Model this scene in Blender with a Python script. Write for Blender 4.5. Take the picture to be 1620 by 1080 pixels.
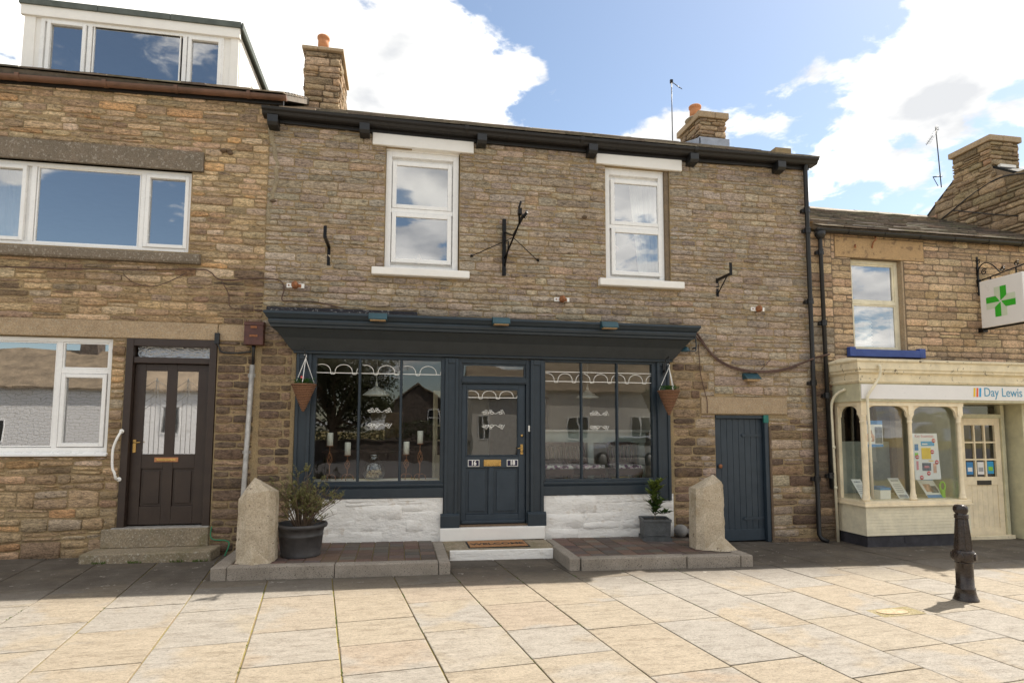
import bpy, math, random
from math import sin, cos, pi, radians, sqrt
from mathutils import Vector, Matrix, noise as mn
R = random.Random(7)
for o in list(bpy.data.objects): bpy.data.objects.remove(o)
SC = bpy.context.scene
COL = SC.collection

# ------------------------------------------------------------------ camera
CAMP = Vector((0, -9.0, 1.65))
YAW, PIT, ROLL, FPX, CY = .183205, .085101, .003394, 968.39, 595.5
fwd = Vector((sin(YAW)*cos(PIT), cos(YAW)*cos(PIT), sin(PIT)))
rgt = Vector((cos(YAW), -sin(YAW), 0)); up = rgt.cross(fwd)
r2 = cos(ROLL)*rgt + sin(ROLL)*up; u2 = -sin(ROLL)*rgt + cos(ROLL)*up
cam = bpy.data.objects.new('camera', bpy.data.cameras.new('camera')); COL.objects.link(cam)
m = Matrix((r2, u2, -fwd)).transposed().to_4x4(); m.translation = CAMP
cam.matrix_world = m
cam.data.sensor_width = 36; cam.data.lens = FPX/1620*36
cam.data.shift_y = (CY-540)/1620; cam.data.clip_end = 2000; cam.data.clip_start = .05
SC.camera = cam

# ------------------------------------------------------------------ light
SV = Vector((.74, .30, 1.0)).normalized()
sun = bpy.data.objects.new('sun', bpy.data.lights.new('sun', 'SUN')); COL.objects.link(sun)
sun.data.energy = 2.75; sun.data.angle = radians(.5); sun.data.color = (1, .94, .84)
sun.rotation_euler = SV.to_track_quat('Z', 'Y').to_euler(); sun.location = (20, 10, 30)

def nt_of(x): x.use_nodes = True; return x.node_tree
world = bpy.data.worlds.new("World"); SC.world = world
nt = nt_of(world); N = nt.nodes; L = nt.links; N.clear()
out = N.new('ShaderNodeOutputWorld'); bg = N.new('ShaderNodeBackground'); bg.inputs[1].default_value = .15
L.new(bg.outputs[0], out.inputs[0])
sky = N.new('ShaderNodeTexSky'); sky.sky_type = 'NISHITA'; sky.sun_disc = False
sky.sun_elevation = math.asin(SV.z); sky.sun_rotation = math.atan2(SV.x, SV.y)
sky.air_density = 1.0; sky.dust_density = .6; sky.ozone_density = 1.5
tc = N.new('ShaderNodeTexCoord')
def mth(op, a, b=None, c=None):
    n = N.new('ShaderNodeMath'); n.operation = op
    for i, v in enumerate((a, b, c)):
        if v is None: continue
        if isinstance(v, (int, float)): n.inputs[i].default_value = v
        else: L.new(v, n.inputs[i])
    return n.outputs[0]
nrm = N.new('ShaderNodeVectorMath'); nrm.operation = 'NORMALIZE'; L.new(tc.outputs['Generated'], nrm.inputs[0])
sep = N.new('ShaderNodeSeparateXYZ'); L.new(nrm.outputs[0], sep.inputs[0])
zz = mth('ADD', mth('MAXIMUM', sep.outputs[2], 0), .22)
cmb = N.new('ShaderNodeCombineXYZ')
L.new(mth('DIVIDE', sep.outputs[0], zz), cmb.inputs[0]); L.new(mth('DIVIDE', sep.outputs[1], zz), cmb.inputs[1])
L.new(mth('MULTIPLY', sep.outputs[2], 1.4), cmb.inputs[2])
def nz(vec, sc, det, rough, dist=0, off=0):
    mp = N.new('ShaderNodeMapping'); mp.inputs[1].default_value = (off, off*.7, off*.3); L.new(vec, mp.inputs[0])
    n = N.new('ShaderNodeTexNoise'); n.inputs['Scale'].default_value = sc; n.inputs['Detail'].default_value = det
    n.inputs['Roughness'].default_value = rough; n.inputs['Distortion'].default_value = dist
    L.new(mp.outputs[0], n.inputs['Vector']); return n.outputs[0]
n1 = nz(cmb.outputs[0], 2.6, 9, .56, .15, 3.1)
n2 = nz(cmb.outputs[0], 9.0, 6, .6, .3, 8.1)
cov = mth('ADD', mth('MULTIPLY', mth('SUBTRACT', n1, .5), 3.4), mth('MULTIPLY', mth('SUBTRACT', n2, .5), 1.5))
# cloud banks and gaps by compass direction (x, y, z, radius, weight)
BL = [(0,-.25,.97,.55,.7),(-.8,-.3,.5,.45,.6),(.8,-.45,.4,.45,.6),(.03,-.91,.40,.07,.9),(.37,-.84,.39,.09,.8),(.05,-.945,.31,.04,.4),(-.372,.786,.495,.32,.6),(-.239,.825,.513,.26,.6),(-.106,.865,.49,.2,.5),(.0,.85,.52,.15,.42),(.107,.838,.536,.085,.32),(.18,.835,.515,.06,.28),  # leading wide entries: unseen clouds, added to brighten the shaded facade
      (.056,.882,.468,.14,.45),(.343,.802,.489,.03,.42),(.449,.742,.498,.075,.40),(.467,.759,.454,.08,.4),(.40,.80,.44,.09,.3),(.56,.69,.45,.11,.42),(.60,.64,.47,.10,.4),
      (.671,.569,.475,.14,.4),(.70,.60,.39,.12,.35),(.603,.707,.369,.05,.38),(.54,.74,.39,.06,.2),(.67,.66,.335,.06,.4),(.60,.735,.30,.09,.5),(.26,.85,.455,.07,.12),
      (.155,.80,.585,.10,-.5),(.279,.781,.558,.10,-.65),(.379,.751,.541,.09,-.6),(.462,.70,.545,.08,-.45),(.186,.856,.482,.022,-.4),(.264,.822,.506,.055,-.5),
      (.30,.82,.48,.05,-.4),(.482,.769,.405,.045,-.28),(.564,.717,.408,.04,-.4),(.639,.671,.385,.03,-.35),(.556,.641,.529,.05,-.3),(.60,.72,.335,.04,-.35),(.52,.75,.375,.03,-.2)]
for bx_, by_, bz_, rr, w in BL:
    d = N.new('ShaderNodeVectorMath'); d.operation = 'DISTANCE'; d.inputs[1].default_value = Vector((bx_, by_, bz_)).normalized(); L.new(nrm.outputs[0], d.inputs[0])
    q = mth('DIVIDE', d.outputs['Value'], rr); q = mth('MULTIPLY', mth('MULTIPLY', q, q), -1.0); w = w*(.62 if w > 0 and by_ > 0 else 1.0)
    cov = mth('ADD', cov, mth('MULTIPLY', mth('EXPONENT', q), w))
cov = mth('ADD', cov, -.04)
rp = N.new('ShaderNodeMapRange'); rp.interpolation_type = 'SMOOTHSTEP'; rp.inputs[1].default_value = -.05; rp.inputs[2].default_value = .30
L.new(cov, rp.inputs[0])
n3 = nz(cmb.outputs[0], 3.4, 5, .5, 0, 21.0)
crm = N.new('ShaderNodeValToRGB'); crm.color_ramp.elements[0].position = .36; crm.color_ramp.elements[1].position = .72
crm.color_ramp.elements[0].color = (1.75, 1.77, 1.80, 1); crm.color_ramp.elements[1].color = (4.6, 4.4, 4.02, 1); L.new(n3, crm.inputs[0])
skm = N.new('ShaderNodeMix'); skm.data_type = 'RGBA'; skm.blend_type = 'MULTIPLY'; skm.inputs[0].default_value = 1
L.new(sky.outputs[0], skm.inputs[6]); skm.inputs[7].default_value = (.42, .395, .36, 1)
mx = N.new('ShaderNodeMix'); mx.data_type = 'RGBA'
L.new(mth('MULTIPLY', rp.outputs[0], .97), mx.inputs[0]); L.new(skm.outputs[2], mx.inputs[6]); L.new(crm.outputs[0], mx.inputs[7])
L.new(mx.outputs[2], bg.inputs[0])
world.cycles.sampling_method = 'MANUAL'; world.cycles.sample_map_resolution = 512

SC.view_settings.view_transform = 'Standard'; SC.view_settings.look = 'None'
SC.view_settings.exposure = 1.70; SC.view_settings.gamma = 1.0; SC.view_settings.use_curve_mapping = False
SC.render.engine = 'CYCLES'

def G(x): return -.07 - .01*x     # height of the ground, which falls gently to the right

# ------------------------------------------------------------------ materials
class Mat:
    def __init__(s, name):
        s.m = bpy.data.materials.new(name); s.t = nt_of(s.m); s.N = s.t.nodes; s.L = s.t.links
        s.p = s.N['Principled BSDF']
    def n(s, kind, **kw):
        x = s.N.new(kind)
        for k, v in kw.items(): setattr(x, k, v)
        return x
    def link(s, a, b): s.L.new(a, b)
    def obj(s): return s.n('ShaderNodeTexCoord').outputs['Object']
    def noise(s, sc, det=4, rough=.55, vec=None, dist=0, stretch=None):
        x = s.n('ShaderNodeTexNoise'); x.inputs['Scale'].default_value = sc; x.inputs['Detail'].default_value = det
        x.inputs['Roughness'].default_value = rough; x.inputs['Distortion'].default_value = dist
        v = vec or s.obj()
        if stretch:
            mp = s.n('ShaderNodeMapping'); mp.inputs[3].default_value = stretch; s.link(v, mp.inputs[0]); v = mp.outputs[0]
        s.link(v, x.inputs['Vector']); return x.outputs[0]
    def ramp(s, fac, stops):
        x = s.n('ShaderNodeValToRGB'); e = x.color_ramp.elements
        while len(e) < len(stops): e.new(.5)
        for i, (p, c) in enumerate(stops):
            e[i].position = p; e[i].color = (*c, 1) if len(c) == 3 else c
        s.link(fac, x.inputs[0]); return x.outputs[0]
    def mix(s, f, a, b, mode='MIX'):
        x = s.n('ShaderNodeMix', data_type='RGBA', blend_type=mode)
        for i, v in ((0, f), (6, a), (7, b)):
            if isinstance(v, (int, float)): x.inputs[i].default_value = v
            elif isinstance(v, tuple): x.inputs[i].default_value = (*v, 1)
            else: s.link(v, x.inputs[i])
        return x.outputs[2]
    def bump(s, h, strength=.3, dist=.01, prev=None):
        b = s.n('ShaderNodeBump'); b.inputs['Strength'].default_value = strength; b.inputs['Distance'].default_value = dist
        s.link(h, b.inputs['Height'])
        if prev is not None: s.link(prev, b.inputs['Normal'])
        return b.outputs[0]
    def set(s, color=None, rough=None, normal=None, metal=None, spec=None):
        P = s.p.inputs
        for k, v in (('Base Color', color), ('Roughness', rough), ('Metallic', metal), ('Specular IOR Level', spec)):
            if v is None: continue
            if isinstance(v, tuple): P[k].default_value = (*v, 1)
            elif isinstance(v, (int, float)): P[k].default_value = v
            else: s.link(v, P[k])
        if normal is not None: s.link(normal, P['Normal'])
        return s.m
    def attr(s, name='Col'):
        a = s.n('ShaderNodeAttribute', attribute_name=name); return a.outputs['Color']

def simple(name, c, rough=.5, metal=0, var=.18, sc=6, bump=.15, bd=.003, bsc=60, spec=.5):
    M = Mat(name); n = M.noise(sc, 6, .65)
    lo = tuple(max(0, x*(1-var)) for x in c); hi = tuple(min(1, x*(1+var)) for x in c)
    col = M.ramp(n, [(.3, lo), (.7, hi)])
    rn = M.ramp(M.noise(sc*3, 3), [(.3, (max(0, rough-.1),)*3), (.7, (min(1, rough+.12),)*3)])
    return M.set(col, rn, M.bump(M.noise(bsc, 4), bump, bd), metal, spec)

def painted(name, c, rough=.35, worn=None, wornamt=.60, grain=(30, 30, 1.5), sc=5):
    """old paint on timber: brush grain, faint dirt, optional chips of bare wood"""
    M = Mat(name); g = M.noise(6, 5, .6, stretch=grain); d = M.noise(sc, 6, .7)
    col = M.mix(M.ramp(d, [(.35, (.0,)*3), (.75, (1,)*3)]), tuple(x*1.12 for x in c), tuple(x*.80 for x in c))
    if worn:
        w = M.ramp(M.noise(9, 8, .75, dist=.4), [(wornamt, (0,)*3), (wornamt+.03, (1,)*3)])
        col = M.mix(w, col, worn)
    rn = M.ramp(d, [(.3, (rough-.08,)*3), (.8, (rough+.2,)*3)])
    b = M.bump(g, .35, .002); b = M.bump(M.noise(14, 3), .12, .004, b)
    return M.set(col, rn, b)

def stone_mat(name, contrast=.5, lichen=.0, bsc=1.0, patch=None):
    M = Mat(name); c = M.attr()
    n1 = M.noise(10*bsc, 9, .72, stretch=(1, 1, 3.6), dist=.3); n2 = M.noise(60*bsc, 5, .75, stretch=(.6, .6, 1.4)); n3 = M.noise(1.0, 4, .6)
    v = M.ramp(n1, [(.35, (1-contrast*1.5,)*3), (.45, (1-contrast*.35,)*3), (.55, (1.1, 1.09, 1.08)), (.68, (1+contrast, 1+contrast*.95, 1+contrast*.85))])
    col = M.mix(1.0, c, v, 'MULTIPLY')
    col = M.mix(1.0, col, M.ramp(n2, [(.36, (.52,)*3), (.48, (.98,)*3), (.64, (1.38,)*3)]), 'MULTIPLY')
    col = M.mix(1.0, col, M.ramp(n3, [(.3, (.86, .84, .82)), (.65, (1.1, 1.08, 1.04))]), 'MULTIPLY')
    och = M.ramp(M.noise(3.4*bsc, 7, .7), [(.54, (0,)*3), (.68, (.38,)*3)])
    col = M.mix(och, col, (.43, .285, .125))
    rust = M.ramp(M.noise(5.1*bsc, 7, .7, dist=.5), [(.66, (0,)*3), (.70, (.7,)*3)])
    col = M.mix(rust, col, (.10, .055, .03))
    pale = M.ramp(M.noise(13, 5, .7), [(.69, (0,)*3), (.73, (.55,)*3)]); col = M.mix(pale, col, (.56, .48, .38))
    b = M.bump(n1, 1.0, .022); b = M.bump(n2, .8, .006, b)
    return M.set(col, .92, b, spec=.25)

def mortar_mat(name, c, c2):
    M = Mat(name); n = M.noise(5, 7, .7); n2 = M.noise(70, 4, .7)
    col = M.mix(M.ramp(n, [(.35, (0,)*3), (.65, (1,)*3)]), c, c2)
    col = M.mix(1.0, col, M.ramp(n2, [(.3, (.6,)*3), (.7, (1.15,)*3)]), 'MULTIPLY')
    return M.set(col, .95, M.bump(n2, .8, .006, M.bump(n, .6, .02)), spec=.2)

MT = {}
MT['stone'] = stone_mat('rubble_stone', .42, .0)
MT['stone_pale'] = stone_mat('sandstone_block', .30, .1)
MT['mortar'] = mortar_mat('ochre_mortar', (.43, .31, .165), (.30, .23, .14))
MT['mortar_pale'] = mortar_mat('pale_mortar', (.42, .34, .22), (.28, .23, .16))
MT['mortar_dark'] = mortar_mat('tan_mortar', (.27, .20, .13), (.20, .155, .11))

def block_stone(name, c, c2, speck=None, spsc=60, bd=.006, moss=None, th=.58):
    M = Mat(name); n = M.noise(4.5, 7, .65); n2 = M.noise(60, 5, .75)
    col = M.mix(M.ramp(n, [(.35, (0,)*3), (.68, (1,)*3)]), c, c2)
    col = M.mix(1.0, col, M.ramp(n2, [(.38, (.72,)*3), (.5, (1,)*3), (.64, (1.2,)*3)]), 'MULTIPLY')
    if speck:
        col = M.mix(M.ramp(M.noise(spsc, 3, .6), [(th, (0,)*3), (th+.05, (.85,)*3)]), col, speck)
        col = M.mix(M.ramp(M.noise(spsc*.16, 5, .7), [(.66, (0,)*3), (.72, (.5,)*3)]), col, speck)
    if moss:
        col = M.mix(M.ramp(M.noise(3.1, 6, .7), [(.5, (0,)*3), (.68, (.7,)*3)]), col, moss)
    return M.set(col, .9, M.bump(n2, .7, bd, M.bump(n, .5, .015)), spec=.25)
MT['lintel_brown'] = block_stone('buff_lintel_stone', (.36, .265, .17), (.43, .32, .205), (.42, .36, .27), 45)
MT['lintel_grey'] = block_stone('weathered_grey_stone', (.17, .14, .105), (.22, .175, .13), (.34, .30, .25), 32)
MT['lintel_gold'] = block_stone('golden_sandstone', (.50, .33, .17), (.42, .28, .15), (.26, .17, .1), 9)
MT['step'] = block_stone('step_stone', (.25, .205, .145), (.33, .265, .18), (.48, .44, .36), 40, moss=(.17, .145, .075))
MT['granite'] = block_stone('kerb_granite', (.27, .235, .195), (.36, .315, .265), (.09, .075, .06), 60, .008)
MT['post_stone'] = block_stone('lichen_post_stone', (.44, .365, .265), (.54, .46, .35), (.15, .11, .075), 16, .012, moss=(.29, .22, .13), th=.64)
MT['cement'] = simple('cement', (.40, .36, .29), .9)
MT['black_stone'] = block_stone('black_painted_stone', (.028, .026, .03), (.045, .042, .048), (.25, .24, .23), 28)
def whitestone():
    M = Mat('whitewashed_stone'); v = M.obj()
    n = M.noise(7, 6, .65, stretch=(1, 1, 2)); n2 = M.noise(45, 5, .7)
    col = M.mix(M.ramp(M.noise(5, 8, .7), [(.57, (0,)*3), (.66, (.75,)*3)]), (.86, .83, .78), (.66, .58, .48))
    col = M.mix(M.ramp(M.noise(14, 8, .75), [(.68, (0,)*3), (.71, (.7,)*3)]), col, (.33, .27, .21))
    return M.set(col, .75, M.bump(n2, .5, .005, M.bump(n, .8, .03)))
MT['whitewash'] = whitestone()
MT['white_paint'] = simple('white_masonry_paint', (.86, .835, .79), .55, 0, .035, 5, .25, .004, 40)
MT['pvc'] = simple('white_window_frame', (.87, .86, .84), .28, 0, .04, 3, .03)
MT['navy'] = painted('dark_slate_blue_paint', (.021, .033, .045), .36)
MT['navy_board'] = painted('charcoal_fascia_paint', (.030, .036, .040), .42, grain=(1.5, 30, 30))
MT['navy_door'] = painted('slate_blue_door_paint', (.025, .040, .056), .42)
MT['brown'] = painted('dark_brown_paint', (.036, .022, .016), .38)
MT['brown_gutter'] = simple('brown_gutter', (.15, .075, .045), .5, 0, .35, 4)
MT['black'] = simple('black_painted_metal', (.012, .012, .013), .38, 0, .3, 8)
MT['black_timber'] = painted('black_gutter_timber', (.014, .012, .011), .45, (.08, .06, .045), .66, grain=(1.5, 30, 30))
MT['iron'] = simple('black_iron', (.012, .011, .011), .4, .6, .4, 20)
MT['bollard'] = simple('worn_brown_black_paint', (.026, .017, .013), .28, 0, .6, 14, .45, .006, 28)
MT['cream'] = painted('cream_shop_paint', (.84, .72, .51), .5, (.14, .095, .06), .74)
MT['cream_worn'] = painted('flaking_cream_paint', (.76, .66, .46), .6, (.10, .07, .045), .60, grain=(1.5, 30, 30))
MT['cream_soft'] = painted('cream_board_paint', (.78, .71, .53), .5, (.30, .24, .17), .74, grain=(1.5, 30, 30))
MT['sage'] = painted('sage_panel_paint', (.58, .55, .38), .5, (.2, .16, .1), .74)
MT['blue_sill'] = painted('blue_sill_paint', (.035, .07, .26), .5, (.02, .03, .08), .70)
MT['teal'] = simple('teal_lamp_paint', (.018, .065, .085), .4, 0, .2)
MT['teal_green'] = simple('teal_green_paint', (.01, .16, .13), .4)
MT['plinth_black'] = simple('bitumen_plinth', (.035, .033, .04), .7, 0, .4, 5)
MT['sign_white'] = simple('sign_white', (.80, .78, .76), .35, 0, .03, 3, .02)
MT['sign_green'] = simple('sign_green', (.03, .42, .02), .4, 0, .03, 3, .02)
MT['sign_pale'] = simple('sign_pale_green', (.60, .68, .52), .4, 0, .03, 3, .02)
MT['brass'] = simple('brass', (.55, .36, .13), .28, 1, .2)
MT['steel'] = simple('galvanised_steel', (.42, .40, .37), .5, .4, .3, 12)
MT['rust'] = simple('rusty_metal', (.30, .12, .05), .85, 0, .5, 20)
MT['meter'] = simple('maroon_meter_paint', (.085, .030, .022), .45, 0, .35, 9)
MT['lead'] = simple('lead_flashing', (.33, .36, .42), .55, .2, .2, 5)
MT['felt'] = simple('grey_felt_slate', (.10, .115, .105), .85, 0, .25, 5)
MT['terracotta'] = simple('terracotta', (.50, .22, .10), .8, 0, .25, 6)
MT['wicker'] = None
MT['wax'] = simple('white_candle_wax', (.85, .82, .74), .4, 0, .03)
MT['porcelain'] = simple('white_shade_glass', (.90, .88, .83), .25, 0, .03)
MT['etch'] = simple('white_glass_decal', (.90, .88, .82), .6, 0, .03)
MT['chain'] = simple('white_plastic_chain', (.80, .79, .77), .45, 0, .05)
MT['bark'] = simple('twig_bark', (.14, .095, .06), .9, 0, .3, 30)
MT['soil'] = simple('potting_soil', (.03, .022, .016), .95, 0, .4, 30, .8, .02)
MT['pot_grey'] = simple('charcoal_pot', (.050, .047, .047), .5, 0, .35, 7)
MT['slate_pot'] = simple('lead_grey_planter', (.085, .09, .092), .6, 0, .35, 9, .5, .006)
MT['petal'] = simple('pink_petal', (.75, .12, .14), .6)
MT['walnut'] = painted('dark_walnut', (.06, .026, .018), .35)
MT['sagetable'] = painted('grey_green_table_paint', (.42, .46, .42), .4)
MT['table_top'] = painted('pale_table_top', (.62, .60, .55), .35)
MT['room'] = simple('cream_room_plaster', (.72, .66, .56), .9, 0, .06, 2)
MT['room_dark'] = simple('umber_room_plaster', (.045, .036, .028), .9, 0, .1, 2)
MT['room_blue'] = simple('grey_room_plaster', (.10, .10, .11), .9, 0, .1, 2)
MT['floorboards'] = painted('floor_boards', (.10, .06, .035), .4, grain=(2, 30, 30))
MT['curtain'] = simple('net_curtain', (.80, .78, .74), .9, 0, .05, 8)
MT['pebble'] = simple('grey_pebble', (.26, .25, .24), .8, 0, .25, 9)
MT['coir'] = simple('coir_mat', (.42, .21, .09), .98, 0, .3, 60, 1, .008, 200)
MT['rubber'] = simple('black_rubber', (.015, .015, .015), .7)
MT['poster_blue'] = simple('poster_blue', (.03, .22, .50), .5, 0, .1, 8, .02)
MT['poster_skin'] = simple('poster_warm', (.62, .36, .25), .5, 0, .5, 14, .02)
MT['poster_dark'] = simple('poster_slate', (.10, .12, .15), .5, 0, .7, 18, .02)
MT['paper'] = simple('white_paper', (.80, .79, .77), .6, 0, .03)
MT['red'] = simple('price_red', (.62, .03, .03), .5, 0, .1)
MT['yellow'] = simple('sunny_yellow', (.80, .55, .02), .5, 0, .1)
MT['sky_blue'] = simple('logo_blue', (.03, .33, .62), .5, 0, .06)
MT['orange'] = simple('logo_orange', (.80, .12, .03), .5, 0, .06)
MT['lime'] = simple('lime_green', (.25, .60, .05), .5)
MT['grey_ink'] = simple('grey_ink', (.35, .36, .38), .6)
MT['pink_ink'] = simple('pink_ink', (.66, .25, .28), .6)
MT['logo_text'] = simple('logo_text_blue', (.10, .33, .50), .5, 0, .05)
MT['plate'] = simple('number_plate_enamel', (.012, .010, .045), .25, 0, .1)
MT['opp_white'] = None
MT['cable_brown'] = simple('old_brown_cable', (.10, .055, .04), .7, 0, .3, 20)
MT['hose'] = simple('green_hose', (.02, .22, .10), .5)

def wicker():
    M = Mat('wicker'); w = M.n('ShaderNodeTexWave', wave_type='BANDS', bands_direction='Z'); w.inputs['Scale'].default_value = 14; w.inputs['Distortion'].default_value = 2.5
    w.inputs['Detail Scale'].default_value = 8; M.link(M.obj(), w.inputs['Vector'])
    col = M.mix(M.noise(70, 3), (.34, .17, .085), (.15, .065, .035))
    col = M.mix(1.0, col, M.ramp(w.outputs[0], [(.1, (.45,)*3), (.6, (1.15,)*3)]), 'MULTIPLY')
    return M.set(col, .85, M.bump(w.outputs[0], .8, .012, M.bump(M.noise(110, 3), .6, .006)))
MT['wicker'] = wicker()

def glass(name, fac=.22, f2=.7, tint=(.93, .95, .94), wave=.0012, rough=0.0, wsc=1.3):
    M = Mat(name); M.N.remove(M.p)
    o = M.N['Material Output']; mixn = M.n('ShaderNodeMixShader'); t = M.n('ShaderNodeBsdfTransparent'); g = M.n('ShaderNodeBsdfGlossy')
    t.inputs[0].default_value = (*tint, 1); g.inputs['Roughness'].default_value = rough; g.inputs[0].default_value = (.97, .98, 1, 1)
    lw = M.n('ShaderNodeLayerWeight'); lw.inputs[0].default_value = .35
    mr = M.n('ShaderNodeMapRange'); mr.inputs[3].default_value = fac; mr.inputs[4].default_value = f2
    M.link(lw.outputs['Fresnel'], mr.inputs[0]); mr.inputs[1].default_value = .1; mr.inputs[2].default_value = 1
    ge = M.n('ShaderNodeNewGeometry'); iv = M.n('ShaderNodeMath', operation='SUBTRACT'); iv.inputs[0].default_value = 1; M.link(ge.outputs['Backfacing'], iv.inputs[1])
    fm = M.n('ShaderNodeMath', operation='MULTIPLY'); M.link(mr.outputs[0], fm.inputs[0]); M.link(iv.outputs[0], fm.inputs[1])
    b = M.bump(M.noise(wsc, 2), 1.0, wave)
    M.link(b, g.inputs['Normal']); M.link(fm.outputs[0], mixn.inputs[0]); M.link(t.outputs[0], mixn.inputs[1]); M.link(g.outputs[0], mixn.inputs[2])
    M.link(mixn.outputs[0], o.inputs[0]); return M.m
MT['glass'] = glass('window_glass', .40, .8)
MT['glass_shop'] = glass('shop_window_glass', .115, .5, wave=.0022)
MT['glass_frost'] = glass('obscured_door_glass', .55, .8, (.8, .82, .8), .002, .03)
MT['glass_hammer'] = glass('hammered_glass', .35, .6, (.75, .75, .68), .02, .25, 28)
MT['glass_clear'] = glass('clear_vase_glass', .15, .9, (.90, .94, .92), .003, 0, 3)
MT['mirror'] = simple('mirror', (.75, .73, .62), .05, 1, .3, 3)

def leafmat(name, c, c2):
    M = Mat(name); a = M.attr(); s = M.n('ShaderNodeSeparateColor'); M.link(a, s.inputs[0])
    col = M.mix(s.outputs[0], c, c2); m_ = M.set(col, .5); M.p.inputs['Subsurface Weight'].default_value = 0
    t = M.n('ShaderNodeBsdfTranslucent'); M.link(col, t.inputs[0]); mx_ = M.n('ShaderNodeMixShader'); mx_.inputs[0].default_value = .25
    M.link(M.p.outputs[0], mx_.inputs[1]); M.link(t.outputs[0], mx_.inputs[2]); M.link(mx_.outputs[0], M.N['Material Output'].inputs[0]); return m_
MT['leaf_olive'] = leafmat('olive_leaves', (.15, .155, .055), (.30, .28, .11))
MT['leaf_bay'] = leafmat('bay_leaves', (.05, .10, .02), (.19, .24, .05))
MT['leaf_green'] = leafmat('basket_leaves', (.03, .09, .02), (.07, .16, .03))
MT['leaf_tree'] = leafmat('tree_leaves', (.045, .06, .02), (.10, .10, .04))
MT['moss'] = leafmat('weed_leaves', (.07, .12, .02), (.13, .18, .04))

def slab_mat():
    M = Mat('flagstone'); a = M.attr(); s = M.n('ShaderNodeSeparateColor'); M.link(a, s.inputs[0])
    off = M.n('ShaderNodeCombineXYZ'); 
    for i in range(3):
        q = M.n('ShaderNodeMath', operation='MULTIPLY'); q.inputs[1].default_value = 37.0; M.link(s.outputs[i], q.inputs[0]); M.link(q.outputs[0], off.inputs[i])
    v = M.n('ShaderNodeVectorMath', operation='ADD'); M.link(M.obj(), v.inputs[0]); M.link(off.outputs[0], v.inputs[1])
    big = M.noise(1.15, 3, .55, v.outputs[0], .3); med = M.noise(9, 8, .75, v.outputs[0], stretch=(.6, 1.6, 1)); fine = M.noise(62, 5, .8, stretch=(.6, 1.5, 1))
    grey = M.ramp(s.outputs[0], [(0, (.272, .245, .208)), (.5, (.262, .24, .209)), (1, (.278, .247, .204))])
    buff = M.ramp(s.outputs[1], [(0, (.278, .238, .182)), (.5, (.282, .237, .178)), (.8, (.272, .24, .19)), (1, (.275, .222, .168))])
    ad = M.n('ShaderNodeMath', operation='MULTIPLY_ADD'); ad.inputs[1].default_value = .34; ad.inputs[2].default_value = -.17; M.link(s.outputs[2], ad.inputs[0])
    ad2 = M.n('ShaderNodeMath', operation='ADD'); M.link(big, ad2.inputs[0]); M.link(ad.outputs[0], ad2.inputs[1])
    col = M.mix(M.ramp(ad2.outputs[0], [(.46, (0,)*3), (.54, (1,)*3)]), grey, buff)
    col = M.mix(1.0, col, M.ramp(med, [(.38, (.78, .75, .72)), (.48, (.97, .96, .95)), (.62, (1.10, 1.09, 1.08))]), 'MULTIPLY')
    col = M.mix(1.0, col, M.ramp(fine, [(.37, (.58,)*3), (.46, (.95,)*3), (.62, (1.15,)*3)]), 'MULTIPLY')
    spots = M.ramp(M.noise(17, 6, .75), [(.67, (0,)*3), (.73, (.75,)*3)]); col = M.mix(spots, col, (.26, .19, .13))
    # grime near the walls, with the building's shade painted into its dark colour
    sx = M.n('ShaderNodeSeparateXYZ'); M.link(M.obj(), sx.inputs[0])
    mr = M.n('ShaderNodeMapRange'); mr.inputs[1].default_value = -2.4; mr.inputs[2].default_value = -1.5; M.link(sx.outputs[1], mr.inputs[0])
    shade_grime = M.n('ShaderNodeMath', operation='MULTIPLY'); M.link(mr.outputs[0], shade_grime.inputs[0]); M.link(M.ramp(M.noise(2.2, 6, .7), [(.3, (.65,)*3), (.6, (.97,)*3)]), shade_grime.inputs[1])
    col = M.mix(shade_grime.outputs[0], col, (.080, .066, .053))
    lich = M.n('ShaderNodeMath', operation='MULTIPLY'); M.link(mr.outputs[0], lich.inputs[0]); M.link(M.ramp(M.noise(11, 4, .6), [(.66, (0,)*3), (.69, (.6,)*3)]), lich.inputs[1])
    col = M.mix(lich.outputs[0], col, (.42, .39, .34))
    b = M.bump(med, .8, .012); b = M.bump(fine, .9, .005, b)
    return M.set(col, .82, b, spec=.3)
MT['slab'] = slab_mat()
def joint_mat():
    M = Mat('mossy_joint_mortar'); col = M.mix(M.ramp(M.noise(5, 6, .7), [(.42, (0,)*3), (.6, (1,)*3)]), (.24, .17, .09), (.25, .21, .045))
    return M.set(col, .95, M.bump(M.noise(80, 4), .8, .01))
MT['joint'] = joint_mat()
def paver_mat():
    M = Mat('brick_paver'); a = M.attr(); n2 = M.noise(60, 5, .7)
    col = M.mix(1.0, a, M.ramp(n2, [(.3, (.65,)*3), (.7, (1.25,)*3)]), 'MULTIPLY')
    col = M.mix(M.ramp(M.noise(30, 3, .6), [(.70, (0,)*3), (.73, (.6,)*3)]), col, (.35, .30, .25))
    return M.set(col, .8, M.bump(n2, .6, .004))
MT['paver'] = paver_mat()
def slate_mat():
    M = Mat('stone_slate'); a = M.attr(); n = M.noise(12, 6, .7)
    col = M.mix(1.0, a, M.ramp(n, [(.3, (.6,)*3), (.7, (1.25,)*3)]), 'MULTIPLY')
    col = M.mix(M.ramp(M.noise(5, 6, .7), [(.55, (0,)*3), (.68, (.7,)*3)]), col, (.10, .085, .045))
    return M.set(col, .85, M.bump(n, .6, .01))
MT['slate'] = slate_mat()
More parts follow.
